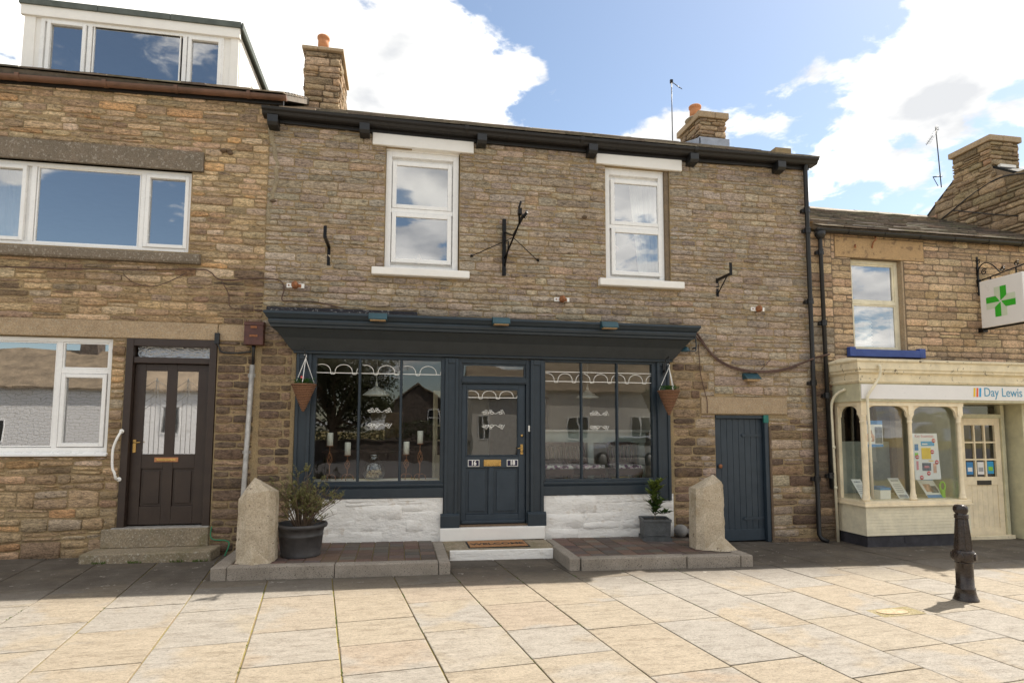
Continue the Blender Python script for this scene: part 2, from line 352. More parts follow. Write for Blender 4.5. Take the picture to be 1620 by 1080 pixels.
def oppwhite():
    M = Mat('white_painted_rubble'); br = M.n('ShaderNodeTexBrick'); mp = M.n('ShaderNodeMapping'); mp.inputs[2].default_value = (pi/2, 0, 0); M.link(M.obj(), mp.inputs[0])
    wob = M.n('ShaderNodeVectorMath', operation='ADD'); M.link(mp.outputs[0], wob.inputs[0])
    nn = M.n('ShaderNodeTexNoise'); nn.inputs['Scale'].default_value = 3; M.link(M.obj(), nn.inputs['Vector'])
    sc = M.n('ShaderNodeVectorMath', operation='SCALE'); sc.inputs['Scale'].default_value = .34; M.link(nn.outputs['Color'], sc.inputs[0]); M.link(sc.outputs[0], wob.inputs[1])
    M.link(wob.outputs[0], br.inputs['Vector']); br.inputs['Scale'].default_value = 1; br.inputs['Brick Width'].default_value = .45; br.inputs['Row Height'].default_value = .16; br.inputs['Mortar Size'].default_value = .016
    br.inputs['Mortar Smooth'].default_value = .6
    return M.set(M.mix(br.outputs['Fac'], (.76, .73, .70), (.52, .49, .45)), .85, M.bump(br.outputs['Fac'], -1.0, .05, M.bump(M.noise(9, 5), .7, .03)))
MT['opp_white'] = oppwhite()
MT['opp_render'] = simple('pale_render', (.62, .57, .50), .9)
MT['opp_dark'] = simple('dark_rubble', (.13, .10, .08), .9, 0, .5, 4, 1, .05, 9)
MT['opp_roof'] = simple('brown_slate_roof', (.20, .15, .10), .9, 0, .4, 2, 1, .05, 7)
MT['dark_glass'] = simple('dark_window', (.02, .022, .026), .1, 0, .2)

# ------------------------------------------------------------------ geometry helpers
ORG = {}
class MB:
    def __init__(s): s.v = []; s.f = []; s.mi = []; s.sm = []; s.c = []; s.col = (1, 1, 1); s.m = 0; s.s = False
    def add(s, vs, fs, smooth=None):
        b = len(s.v); s.v += [tuple(p) for p in vs]; s.c += [s.col]*len(vs)
        for f in fs: s.f.append(tuple(i+b for i in f)); s.mi.append(s.m); s.sm.append(s.s if smooth is None else smooth)
        return s
    def box(s, x0, x1, y0, y1, z0, z1):
        v = [(x0,y0,z0),(x1,y0,z0),(x1,y1,z0),(x0,y1,z0),(x0,y0,z1),(x1,y0,z1),(x1,y1,z1),(x0,y1,z1)]
        return s.add(v, [(0,3,2,1),(4,5,6,7),(0,1,5,4),(1,2,6,5),(2,3,7,6),(3,0,4,7)], False)
    def obox(s, c, ax, ay, az):
        """box from a centre and three half-axis vectors"""
        c = Vector(c); ax, ay, az = Vector(ax), Vector(ay), Vector(az); v = []
        for k in (-1, 1):
            for (i, j) in ((-1,-1),(1,-1),(1,1),(-1,1)): v.append(c+ax*i+ay*j+az*k)
        return s.add(v, [(0,3,2,1),(4,5,6,7),(0,1,5,4),(1,2,6,5),(2,3,7,6),(3,0,4,7)], False)
    def quad(s, *p): return s.add(p, [tuple(range(len(p)))], False)
    def tube(s, pts, r, n=8, closed=False, caps=True):
        pts = [Vector(p) for p in pts]; k = len(pts); rs = r if isinstance(r, (list, tuple)) else [r]*k; vs = []; fs = []
        ref = None
        for i, p in enumerate(pts):
            if closed: d = pts[(i+1) % k]-pts[i-1]
            else: d = pts[min(i+1, k-1)]-pts[max(i-1, 0)]
            if d.length < 1e-9: d = Vector((0, 0, 1))
            d.normalize()
            if ref is None: ref = d.orthogonal().normalized()
            ref = (ref - d*ref.dot(d)); 
            if ref.length < 1e-6: ref = d.orthogonal()
            ref.normalize(); b = d.cross(ref)
            for j in range(n):
                a = 2*pi*j/n; vs.append(p+(ref*cos(a)+b*sin(a))*rs[i])
        for i in range(k if closed else k-1):
            for j in range(n):
                a = i*n+j; b2 = i*n+(j+1) % n; c = ((i+1) % k)*n+(j+1) % n; d2 = ((i+1) % k)*n+j; fs.append((a, b2, c, d2))
        s.add(vs, fs, True)
        if caps and not closed:
            b0 = len(s.v)-len(vs); s.f.append(tuple(b0+j for j in reversed(range(n)))); s.mi.append(s.m); s.sm.append(False)
            e = b0+(k-1)*n; s.f.append(tuple(e+j for j in range(n))); s.mi.append(s.m); s.sm.append(False)
        return s
    def lathe(s, c, prof, n=24, smooth=True, sx=1, sy=1, rot=0, cap=True):
        vs = []; fs = []; k = len(prof)
        for (r, z) in prof:
            for j in range(n):
                a = 2*pi*j/n+rot; vs.append((c[0]+r*cos(a)*sx, c[1]+r*sin(a)*sy, c[2]+z))
        for i in range(k-1):
            for j in range(n): fs.append((i*n+j, i*n+(j+1) % n, (i+1)*n+(j+1) % n, (i+1)*n+j))
        if cap: fs.append(tuple(reversed(range(n)))); fs.append(tuple((k-1)*n+j for j in range(n)))
        return s.add(vs, fs, smooth)
    def prism(s, poly, a, b, axis='x'):
        """extrude a polygon: poly in (y,z) for axis x, (x,z) for y, (x,y) for z"""
        n = len(poly); vs = []
        for t in (a, b):
            for (p, q) in poly: vs.append({'x': (t, p, q), 'y': (p, t, q), 'z': (p, q, t)}[axis])
        fs = [tuple(range(n)), tuple(range(2*n-1, n-1, -1))]+[(i, i+n, (i+1) % n+n, (i+1) % n) for i in range(n)]
        return s.add(vs, fs, False)
    def tilt(s):
        s.v = [(x, y, z+G(x)) for x, y, z in s.v]; return s
    def build(s, name, mats, parent=None, bevel=0, loc=None, subsurf=0, disp=None):
        o3 = Vector(loc) if loc is not None else (ORG.get(parent.name, Vector((0, 0, 0))) if parent else Vector((0, 0, 0)))
        me = bpy.data.meshes.new(name); me.from_pydata([(x-o3.x, y-o3.y, z-o3.z) for x, y, z in s.v], [], s.f)
        if not isinstance(mats, (list, tuple)): mats = [mats]
        for q in mats: me.materials.append(MT[q])
        me.polygons.foreach_set('material_index', s.mi); me.polygons.foreach_set('use_smooth', s.sm)
        if any(c != (1, 1, 1) for c in s.c):
            a = me.color_attributes.new('Col', 'FLOAT_COLOR', 'POINT'); fl = []
            for c in s.c: fl += [c[0], c[1], c[2], 1]
            a.data.foreach_set('color', fl)
        me.validate(); me.update()
        o = bpy.data.objects.new(name, me); COL.objects.link(o)
        if parent: o.parent = parent; ORG[o.name] = o3
        else: o.location = o3; ORG[o.name] = o3
        import bmesh
        bm = bmesh.new(); bm.from_mesh(me); bmesh.ops.recalc_face_normals(bm, faces=bm.faces) if s.__dict__.get('fixn', True) else None; bm.to_mesh(me); bm.free()
        if bevel:
            md = o.modifiers.new('bevel', 'BEVEL'); md.width = bevel; md.segments = 2; md.limit_method = 'ANGLE'; md.angle_limit = radians(40)
        return o

def thing(name, label, cat, loc, group=None):
    o = bpy.data.objects.new(name, None); COL.objects.link(o); o.location = loc; ORG[o.name] = Vector(loc)
    o.empty_display_size = .2; o['label'] = label; o['category'] = cat
    if group: o['group'] = group
    return o
def tag(o, label, cat, group=None):
    o['label'] = label; o['category'] = cat
    if group: o['group'] = group
    return o
def struct(o): o['kind'] = 'structure'; return o

def text(name, body, size, pos, mat, parent, rx=pi/2, rz=0, bold=0.0, depth=.0015, align='CENTER', sx=1, loc=None):
    cu = bpy.data.curves.new(name, 'FONT'); cu.body = body; cu.size = size; cu.extrude = depth; cu.offset = bold
    cu.align_x = align; cu.align_y = 'CENTER'; cu.resolution_u = 4
    t = bpy.data.objects.new(name, cu); COL.objects.link(t)
    dg = bpy.context.evaluated_depsgraph_get(); me = bpy.data.meshes.new_from_object(t.evaluated_get(dg)); bpy.data.objects.remove(t)
    me.name = name; me.materials.clear(); me.materials.append(MT[mat])
    o = bpy.data.objects.new(name, me); COL.objects.link(o)
    M_ = Matrix.Translation(Vector(pos)-(ORG.get(parent.name, Vector()) if parent else Vector())) @ Matrix.Rotation(rz, 4, 'Z') @ Matrix.Rotation(rx, 4, 'X') @ Matrix.Diagonal((sx, 1, 1, 1))
    me.transform(M_)
    if parent: o.parent = parent; ORG[o.name] = ORG.get(parent.name, Vector())
    return o

# ---- rubble walling -------------------------------------------------------
TINT = (1, 1, 1)
def cshift(c, r, a=.30, h=.07):
    k = 1+r.uniform(-a, a); return tuple(max(.01, q*k*(1+r.uniform(-h, h))) for q in c)
PAL = {
 'main': [((0.336,0.268,0.191),5),((0.319,0.26,0.19),5),((0.357,0.282,0.197),4),((0.301,0.243,0.179),3),((0.38,0.306,0.214),2),((0.368,0.268,0.167),1),((0.269,0.216,0.157),1),((0.348,0.288,0.216),3)],
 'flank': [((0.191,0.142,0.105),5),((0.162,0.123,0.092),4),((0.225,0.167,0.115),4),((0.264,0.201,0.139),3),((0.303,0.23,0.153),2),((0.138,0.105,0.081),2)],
 'lbtop': [((0.398,0.291,0.18),5),((0.357,0.265,0.169),4),((0.43,0.338,0.227),3),((0.315,0.239,0.164),3),((0.492,0.286,0.128),1.2),((0.211,0.145,0.096),.9),((0.451,0.37,0.269),2)],
 'lbmid': [((0.362,0.257,0.153),4),((0.211,0.151,0.103),2),((0.403,0.287,0.173),3),((0.292,0.226,0.163),3),((0.241,0.136,0.077),1.0),((0.423,0.337,0.234),2)],
 'lblow': [((0.348,0.251,0.156),4),((0.31,0.227,0.147),4),((0.451,0.255,0.119),1.8),((0.282,0.213,0.147),3),((0.385,0.288,0.184),3),((0.226,0.162,0.109),1.5),((0.376,0.307,0.231),1)],
 'pharm': [((0.477,0.334,0.205),5),((0.437,0.309,0.195),5),((0.526,0.379,0.24),3),((0.397,0.285,0.186),3),((0.576,0.389,0.215),1.5),((0.347,0.25,0.166),1)],
 'chim': [((0.35,0.257,0.168),4),((0.303,0.225,0.149),4),((0.406,0.304,0.205),3),((0.247,0.183,0.126),2),((0.435,0.286,0.177),1)],
 'gable': [((0.277,0.206,0.124),4),((0.322,0.242,0.151),4),((0.232,0.174,0.102),3),((0.358,0.273,0.174),2),((0.385,0.206,0.138),.4)],
 'white': [((.78,.75,.71),1)],
}
def pick(p, r):
    L_ = PAL[p]; t = r.uniform(0, sum(w for _, w in L_))
    for c, w in L_:
        t -= w
        if t <= 0: return c
    return L_[-1][0]
def stones(mb, x0, x1, z0, z1, holes, hr, lr, pal, seed, joint=.016, d=.022, wav=.012, jit=.006, mp=None, clip=None, split=.14, shear=0, rough=1.0):
    """coursed rubble: every stone a cushion of its own with rounded, jittered edges"""
    r = random.Random(seed); mp = mp or (lambda u, v, w: (u, -w, v))
    zs = [z0]
    while zs[-1] < z1-hr[0]*.6: zs.append(min(z1, zs[-1]+r.uniform(*hr)*r.choice((.75, 1, 1, 1.15))))
    zs[-1] = z1
    ph = [[r.uniform(0, 6.28) for _ in range(3)] for _ in zs]
    def B(k, x):
        if k == 0 or k == len(zs)-1: return zs[k]+shear*x
        p = ph[k]; return zs[k]+shear*x+wav*(sin(x*.9+p[0]+k*.25)*.6+sin(x*2.7+p[1])*.4+sin(x*6.1+p[2])*.25)
    for k in range(len(zs)-1):
        x = x0
        while x < x1-.01:
            h_ = zs[k+1]-zs[k]
            w = r.uniform(*lr)*min(1.4, max(.7, h_/.1)); xe = min(x1, x+w)
            if x1-xe < lr[0]*.5: xe = x1
            # holes cut stones at their edges
            for (a, b, c, e) in holes:
                if B(k, x) < e-.004 and B(k+1, x) > c+.004:
                    if x < a-.001 < xe: xe = a
                    if x < b-.001 < xe and x >= a-.001: xe = b
            lo, hi = None, None; xm = (x+xe)/2; skip = False; cl = (None, None)
            for (a, b, c, e) in holes:
                if a-.001 <= xm <= b+.001:
                    bl, bh = B(k, xm), B(k+1, xm)
                    if c <= bl+.02 and e >= bh-.02: skip = True
                    elif bl < c < bh: cl = (cl[0], c)
                    elif bl < e < bh: cl = (e, cl[1])
            if not skip and xe-x > .025:
                parts = [(0, 1)]
                if r.random() < split and h_ > .09: q = r.uniform(.4, .6); parts = [(0, q), (q, 1)]
                for (t0, t1) in parts:
                    j = joint/2; n = max(2, int((xe-x)/.07)+1)
                    def P(xx, t):
                        bl, bh = B(k, xx), B(k+1, xx)
                        if cl[0] is not None: bl = max(bl, cl[0])
                        if cl[1] is not None: bh = min(bh, cl[1])
                        return bl+(bh-bl)*t
                    if P(xm, t1)-P(xm, t0) < .03: continue
                    if clip and not clip(xm, (P(xm, t0)+P(xm, t1))/2): continue
                    bot = []; top = []
                    xa, xb = x+j*r.uniform(.5, 1.5), xe-j*r.uniform(.5, 1.5); rc = min(.010, (P(xm, t1)-P(xm, t0))*.22)
                    for i in range(n+1):
                        xx = xa+(xb-xa)*i/n
                        e0 = rc if i in (0, n) else 0
                        bot.append((xx, P(xx, t0)+j+r.uniform(-1, 1)*jit*.7+e0*r.uniform(.4, 1.5)))
                        top.append((xx, P(xx, t1)-j+r.uniform(-1, 1)*jit*.7-e0*r.uniform(.4, 1.5)))
                    mz = (bot[0][1]+top[0][1])/2
                    ring = bot+[(xb+r.uniform(-.5, 1)*jit, mz)]+top[::-1]+[(xa-r.uniform(-.5, 1)*jit, mz)]
                    cx = (xa+xb)/2; cz = sum(p[1] for p in ring)/len(ring); dd = d*r.uniform(.45, 1.35); nn = len(ring)
                    tx, tz = r.uniform(-1, 1)*.3*d*rough, r.uniform(-1, 1)*.3*d*rough
                    hw, hh = max(.02, (xb-xa)/2), max(.02, (top[0][1]-bot[0][1])/2)
                    def ins(p, q): return (p[0]-max(-1, min(1, (p[0]-cx)/hw))*q, p[1]-max(-1, min(1, (p[1]-cz)/hh))*q*.8)
                    vs = [mp(p[0], p[1], -.02) for p in ring]
                    for q, kd in ((.002, .70), (.008, 1.0)):
                        for p in ring:
                            a_, b_ = ins(p, q); vs.append(mp(a_, b_, dd*kd+(tx*(p[0]-cx)/hw+tz*(p[1]-cz)/hh+r.uniform(-1, 1)*.12*d*rough)*kd))
                    # inner row of points down the middle
                    mid = [(xa+(xb-xa)*(i+.5)/n, cz+r.uniform(-.2, .2)*hh) for i in range(n)]
                    b0 = len(vs)
                    for p in mid: vs.append(mp(p[0], p[1], dd+r.uniform(-.6, 1)*.25*d*rough+tx*(p[0]-cx)/hw))
                    fs = []
                    for q in (0, 1):
                        for i in range(nn): i2 = (i+1) % nn; fs.append((q*nn+i, q*nn+i2, (q+1)*nn+i2, (q+1)*nn+i))
                    o_ = 2*nn
                    for i in range(n): fs.append((o_+i, o_+i+1, b0+i))
                    for i in range(n-1): fs.append((o_+i+1, b0+i+1, b0+i))
                    fs.append((o_+n, o_+n+1, b0+n-1)); fs.append((o_+n+1, o_+n+2, b0+n-1))
                    for i in range(n):
                        ti = n+2+i; m_ = n-1-i; fs.append((o_+ti, o_+ti+1, b0+m_))
                        if i < n-1: fs.append((o_+ti+1, b0+m_-1, b0+m_))
                    fs.append((o_+2*n+2, o_+2*n+3, b0)); fs.append((o_+2*n+3, o_, b0))
                    pl = pal(xm, cz) if callable(pal) else pal
                    tn = {'main': (1.12, 1.14, 1.25), 'flank': (1.0, .95, .93), 'lbtop': (1.22, 1.19, 1.18), 'lbmid': (1.18, 1.15, 1.14), 'lblow': (1.24, 1.20, 1.17), 'pharm': (1.22, 1.22, 1.25)}.get(pl, (1, 1, 1)); c0 = pick(pl, r)
                    if c0[0] > 2.1*c0[2]: c0 = tuple(.55*p_+.45*q_ for p_, q_ in zip(c0, (.34, .26, .17)))
                    mb.col = cshift(tuple(p_*q_ for p_, q_ in zip(c0, tn)), r, .17 if pl == 'main' else .26, .04)
                    mb.add(vs, fs, True)
            x = xe
    mb.col = (1, 1, 1)
def slabwall(mb, x0, x1, z0, z1, y0, y1, holes):
    """solid wall with openings, built as butted cells"""
    xs = sorted({x0, x1, *[q for h in holes for q in h[:2] if x0 < q < x1]}); zs = sorted({z0, z1, *[q for h in holes for q in h[2:] if z0 < q < z1]})
    def hole(cx, cz): return any(a < cx < b and c < cz < e for a, b, c, e in holes)
    for i in range(len(xs)-1):
        for j in range(len(zs)-1):
            cx, cz = (xs[i]+xs[i+1])/2, (zs[j]+zs[j+1])/2
            if hole(cx, cz): continue
            a, b, c, e = xs[i], xs[i+1], zs[j], zs[j+1]
            mb.quad((a, y0, c), (b, y0, c), (b, y0, e), (a, y0, e)); mb.quad((a, y1, e), (b, y1, e), (b, y1, c), (a, y1, c))
            for (dx, p) in ((-1, a), (1, b)):
                if not (x0 < p < x1) or hole(p+dx*.001, cz): mb.quad((p, y0, c), (p, y0, e), (p, y1, e), (p, y1, c))
            for (dz, p) in ((-1, c), (1, e)):
                if not (z0 < p < z1) or hole(cx, p+dz*.001): mb.quad((a, y0, p), (b, y0, p), (b, y1, p), (a, y1, p))

def frame(mb, x0, x1, z0, z1, w, y0, y1, bw=None):
    """rectangular frame, butted members"""
    bw = bw or w
    mb.box(x0, x0+w, y0, y1, z0, z1); mb.box(x1-w, x1, y0, y1, z0, z1)
    mb.box(x0+w, x1-w, y0, y1, z1-w, z1); mb.box(x0+w, x1-w, y0, y1, z0, z0+bw)
def pane(x0, x1, z0, z1, y, parent, mat='glass', name='pane', label=None):
    o = MB().box(x0, x1, y, y+.006, z0, z1).build(name, mat, parent)
    if label: o['label'] = label
    return o
def leaf(mb, p, d, n, l, w, col=None, r=R):
    d = Vector(d).normalized(); n = Vector(n); s_ = d.cross(n); 
    if s_.length < 1e-4: s_ = d.orthogonal()
    s_.normalize(); p = Vector(p); nn = s_.cross(d)
    mb.col = col or (r.random(), r.random(), 0)
    mb.add([p, p+d*l*.4+s_*w/2+nn*l*.06, p+d*l+nn*-.05*l, p+d*l*.4-s_*w/2+nn*l*.06], [(0, 1, 2, 3)], True)
def bez(p, n=12):
    """smooth curve through points (Catmull-Rom)"""
    p = [Vector(q) for q in p]; q = [p[0]*2-p[1]]+p+[p[-1]*2-p[-2]]; out = []
    for i in range(1, len(q)-2):
        for k in range(n):
            t = k/n; a, b, c, d = q[i-1], q[i], q[i+1], q[i+2]
            out.append(.5*((2*b)+(c-a)*t+(2*a-5*b+4*c-d)*t*t+(3*b-a-3*c+d)*t**3))
    return out+[p[-1]]

# ================================================================== GROUND
g = MB(); g.add([(-260, -260, G(-260)-.012), (260, -260, G(260)-.012), (260, 260, G(260)-.012), (-260, 260, G(-260)-.012)], [(0, 1, 2, 3)])
struct(g.build('ground', 'joint'))
def flagstones():
    mb = MB(); r = random.Random(3); us = -2.285; W = .691
    for k in range(-17, 19):
        u0 = us+k*W; u1 = u0+W; v = -12-r.uniform(0, 1)
        while v < 2.6:
            ln = r.choice((.62, .7, .78, .86, .95, 1.08))*r.uniform(.95, 1.05); v1 = v+ln; cx = (u0+u1)/2*.9921-(v+v1)/2*.1251
            if v1 > 2.4: v = v1; continue
            ga = .0065; c = [(u0+ga, v+ga), (u1-ga, v+ga), (u1-ga, v1-ga), (u0+ga, v1-ga)]
            mb.col = (r.random(), r.random(), r.random()); dz = r.uniform(-.0015, .0015); vs = []
            cj = [(a+r.uniform(-.003, .003), b+r.uniform(-.005, .005)) for a, b in c]
            for ins, z in ((-.001, -.009), (0, -.0025), (.006, 0.0)):
                for i, (a, b) in enumerate(cj):
                    a2 = a+(ins if i in (0, 3) else -ins); b2 = b+(ins if i in (0, 1) else -ins)
                    X = a2*.9921-b2*.1251; Y = a2*.1251+b2*.9921; vs.append((X, Y, G(X)+z+dz+r.uniform(-.0008, .0008)))
            fs = [(8, 9, 10, 11)]
            for q in (0, 4): fs += [(q+i, q+(i+1) % 4, q+4+(i+1) % 4, q+4+i) for i in range(4)]
            mb.add(vs, fs, False); v = v1
    return mb
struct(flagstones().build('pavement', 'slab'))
# the street behind the pavement, on the viewer's side
st = MB()
for a, b, z in ((-13.2, -60, .004),):
    st.add([(-120, a, G(-120)+z), (120, a, G(120)+z), (120, b, G(120)+z), (-120, b, G(-120)+z)], [(0, 1, 2, 3)])
MT['asphalt'] = simple('asphalt', (.11, .10, .095), .9, 0, .3, 3, .6, .006, 90)
struct(st.build('road', 'asphalt'))

# ================================================================== HOUSES
ROOFT = .52
def slates(mb, x0, x1, y0, z0, y1, tan, course=.27, wid=(.28, .6), seed=1, th=.022, cols=((.17, .14, .105), (.21, .17, .125), (.14, .115, .09), (.25, .20, .145))):
    r = random.Random(seed); L_ = sqrt(1+tan*tan); n = int((y1-y0)*L_/course)+1; e = Vector((0, 1/L_, tan/L_)); nn = Vector((0, -tan/L_, 1/L_))
    for k in range(n):
        s0 = k*course-(.03 if k else 0); s1 = min((y1-y0)*L_, s0+course+.10); x = x0+r.uniform(-.2, 0); 
        if s1-s0 < .08: continue
        while x < x1:
            w = r.uniform(*wid); xe = min(x+w, x1); xa = max(x, x0)
            if xe-xa > .05:
                t = th*r.uniform(.7, 1.3); j = r.uniform(-.012, .012); tl = r.uniform(-.004, .004)
                def P(xx, s_, h_): q = Vector((xx, y0, z0))+e*s_+nn*h_; return (q.x, q.y, q.z)
                mb.col = cshift(r.choice(cols), r, .2)
                vs = [P(xa+.004, s0+j, .018), P(xe-.004, s0+j, .018), P(xe-.004, s1, -.004), P(xa+.004, s1, -.004),
                      P(xa+.006, s0+j+.004, .018+t+tl), P(xe-.006, s0+j+.006, .018+t-tl), P(xe-.004, s1, .002), P(xa+.004, s1, .002)]
                mb.add(vs, [(0, 3, 2, 1), (4, 5, 6, 7), (0, 1, 5, 4), (1, 2, 6, 5), (3, 0, 4, 7)], False)
            x += w
    mb.col = (1, 1, 1)
def roof(parent, x0, x1, ze, ye, yr, tan, seed, yb=5.8, slate_mat_='slate'):
    mb = MB(); zr = ze+(yr-ye)*tan; zb = zr-(yb-yr)*tan
    mb.col = (.15, .125, .1)
    mb.prism([(ye, ze), (yr, zr), (yb, zb), (yb, zb-.08), (yr, zr-.09), (ye+.03, ze-.06)], x0, x1, 'x')
    slates(mb, x0-.01, x1+.01, ye-.04, ze-.015, yr, tan, seed=seed)
    # ridge stones
    r = random.Random(seed); x = x0
    while x < x1:
        w = r.uniform(.45, .6); xe = min(x+w, x1); mb.col = cshift((.22, .18, .13), r)
        mb.prism([(yr-.16, zr-.055), (yr, zr+.05+r.uniform(0, .01)), (yr+.16, zr-.055), (yr+.16, zr-.10), (yr-.16, zr-.10)], x+.004, xe-.004, 'x'); x = xe
    return mb.build('roof', slate_mat_, parent)
def room(parent, x0, x1, y0, y1, z0, z1, wallm, floorm='floorboards', name='room'):
    mb = MB(); t = .05
    mb.quad((x0, y0, z0), (x1, y0, z0), (x1, y1, z0), (x0, y1, z0)); n = len(mb.f)
    mb.m = 1
    mb.quad((x0, y1, z0), (x1, y1, z0), (x1, y1, z1), (x0, y1, z1)); mb.quad((x0, y0, z0), (x0, y1, z0), (x0, y1, z1), (x0, y0, z1))
    mb.quad((x1, y0, z0), (x1, y0, z1), (x1, y1, z1), (x1, y1, z0)); mb.quad((x0, y0, z1), (x0, y1, z1), (x1, y1, z1), (x1, y0, z1))
    return mb.build(name, [floorm, wallm], parent)
def chimney(parent, x0, x1, y0, y1, z0, z1, seed, pots, cap=.07, capw=.06, pal='chim'):
    mb = MB(); mb.m = 0; i = .02
    mb.box(x0+i, x1-i, y0+i, y1-i, z0, z1-cap-.002)
    mb.m = 1
    for (a, b, f) in ((x0, x1, lambda u, v, w: (u, y0-w+.012, v)), (y0, y1, lambda u, v, w: (x0-w+.012, u, v)), (y0, y1, lambda u, v, w: (x1+w-.012, u, v))):
        stones(mb, a, b, z0, z1-cap-.004, [], (.09, .15), (.16, .4), pal, seed+int(a*7), mp=f, d=.03)
    ch = mb.build('chimney', ['mortar_dark', 'stone'], parent)
    c = MB(); r = random.Random(seed)
    # cap of uneven slabs
    x = x0-capw
    while x < x1+capw-.05:
        w = r.uniform(.28, .45); xe = min(x1+capw, x+w)
        if x1+capw-xe < .12: xe = x1+capw
        h = r.uniform(-.012, .012); c.box(x+.003, xe-.003, y0-capw+r.uniform(-.01, .01), y1+capw, z1-cap, z1+h); x = xe
    c.build('chimney_cap', 'lintel_brown', ch, bevel=.012)
    for (px_, py_, rr, hh, zb) in pots:
        p = MB(); p.lathe((px_, py_, z1+.012), [(rr*1.02, 0), (rr*.98, hh*.6), (rr*.96, hh*.78), (rr*1.12, hh*.82), (rr*1.14, hh*.95), (rr*1.02, hh), (rr*.8, hh), (rr*.78, hh*.5)], 20)
        p.build('chimney_pot', 'terracotta', ch)
        p = MB(); p.lathe((px_, py_, z1-.01), [(rr*1.9, 0), (rr*1.6, .035), (rr*1.12, .06)], 14); p.build('mortar_collar', 'cement', ch)
    return ch

# ------------------------------------------------------------------ left house
LX0, LX1 = -8.6, -1.9
L_H = [(-5.95, -2.9, 4.07, 5.225), (-5.9, -3.785, 1.27, 2.845), (-3.615, -2.47, .33, 2.852)]
LH = thing('stone_house', 'brown stone house at the left with a white boxy dormer and dark brown front door', 'house', (-4.5, 0, G(-4.5)))
mb = MB(); mb.m = 0; slabwall(mb, LX0, LX1, -.3, 6.32, -.004, .36, L_H)
mb.box(LX0, LX0+.3, .37, 5.4, -.3, 6.0); mb.box(LX0, 6.7, 5.42, 5.7, -.3, 6.0)
mb.m = 1
Lst = L_H+[(-6.1, -2.755, 5.225, 5.51), (-6.1, -2.74, 3.90, 4.07), (-6.1, -2.10, 2.852, 3.082), (-3.77, -2.45, -.3, .33), (-1.97, LX1+.3, -1, 2.85)]
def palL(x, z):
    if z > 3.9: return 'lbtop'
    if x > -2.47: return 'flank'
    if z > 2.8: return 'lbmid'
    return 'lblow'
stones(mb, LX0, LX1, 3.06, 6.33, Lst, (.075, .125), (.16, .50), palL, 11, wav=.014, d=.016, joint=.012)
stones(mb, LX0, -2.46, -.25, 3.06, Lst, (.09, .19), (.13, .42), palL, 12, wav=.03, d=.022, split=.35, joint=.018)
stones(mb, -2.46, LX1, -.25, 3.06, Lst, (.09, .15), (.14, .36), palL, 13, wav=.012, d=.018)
mb.build('wall', ['mortar', 'stone'], LH)
b = MB(); b.box(-6.1, -2.755, -.045, .3, 5.225, 5.505); b.build('lintel', 'lintel_grey', LH, bevel=.006)['label'] = 'dark speckled lintel above the upstairs window'
b = MB(); b.prism([(-.085, 3.925), (-.085, 4.02), (-.06, 4.035), (.05, 4.07), (.2, 4.07), (.2, 3.90), (-.07, 3.90)], -6.1, -2.74, 'x'); b.build('window_sill', 'lintel_grey', LH, bevel=.005)
b = MB(); b.box(-6.1, -2.476, -.028, .3, 2.852, 3.08); b.box(-2.468, -2.11, -.02, .3, 2.852, 3.072); b.build('lintel', 'lintel_brown', LH, bevel=.006)['label'] = 'long buff lintel over the ground floor window and door'
def casement(parent, x0, x1, z0, z1, mull, lights, y=.05, fw=.055, gm='glass', dep=.07):
    """white window: outer frame + mullions, then sashes with panes; lights = list of (x0,x1,z0,z1,opening)"""
    f = MB(); frame(f, x0, x1, z0, z1, fw, y, y+dep)
    for (a, b, c, e) in mull: f.box(a, b, y+.001, y+dep-.001, c, e)
    for (a, b, c, e, op) in lights:
        if op: frame(f, a-.10, b+.10, c-.10, e+.10, .085, y+.042, y+dep-.004)
    w = f.build('window', 'pvc', parent, bevel=.005)
    for (a, b, c, e, op) in lights:
        if op:
            s_ = MB(); frame(s_, a-.05, b+.05, c-.05, e+.05, .05, y-.014, y+.04); s_.build('sash', 'pvc', w, bevel=.006)
        else:
            s_ = MB(); frame(s_, a-.018, b+.018, c-.018, e+.018, .018, y+.014, y+.05); s_.build('glazing_bead', 'pvc', w, bevel=.003)
        pane(a, b, c, e, y+.035, w, gm)
    return w
casement(LH, -5.95, -2.915, 4.072, 5.222, [(-4.925, -4.865, 4.125, 5.17), (-3.57, -3.51, 4.125, 5.17)],
         [(-5.85, -5.03, 4.18, 5.115, True), (-4.84, -3.595, 4.14, 5.155, False), (-3.455, -3.0, 4.18, 5.115, True)])
b = MB(); b.box(-2.915, -2.897, .02, .1, 4.07, 5.225); b.build('mastic_bead', 'lintel_gold', LH)
w = casement(LH, -5.9, -3.79, 1.33, 2.84, [(-4.475, -4.41, 1.385, 2.785), (-4.41, -3.845, 2.365, 2.43)],
         [(-5.82, -4.495, 1.41, 2.765, False), (-4.39, -3.865, 2.45, 2.765, False), (-4.35, -3.905, 1.445, 2.31, True)])
b = MB(); b.prism([(-.06, 1.275), (-.06, 1.30), (.05, 1.33), (.12, 1.33), (.12, 1.275)], -5.95, -3.77, 'x'); b.build('sill', 'pvc', w, bevel=.004)
room(LH, -8.2, -2.8, .37, 4.5, 3.3, 5.6, 'room_blue'); room(LH, -8.2, -3.7, .37, 4.5, .2, 2.85, 'room_dark'); room(LH, -3.69, -2.2, .37, 3, .33, 2.85, 'room_blue')
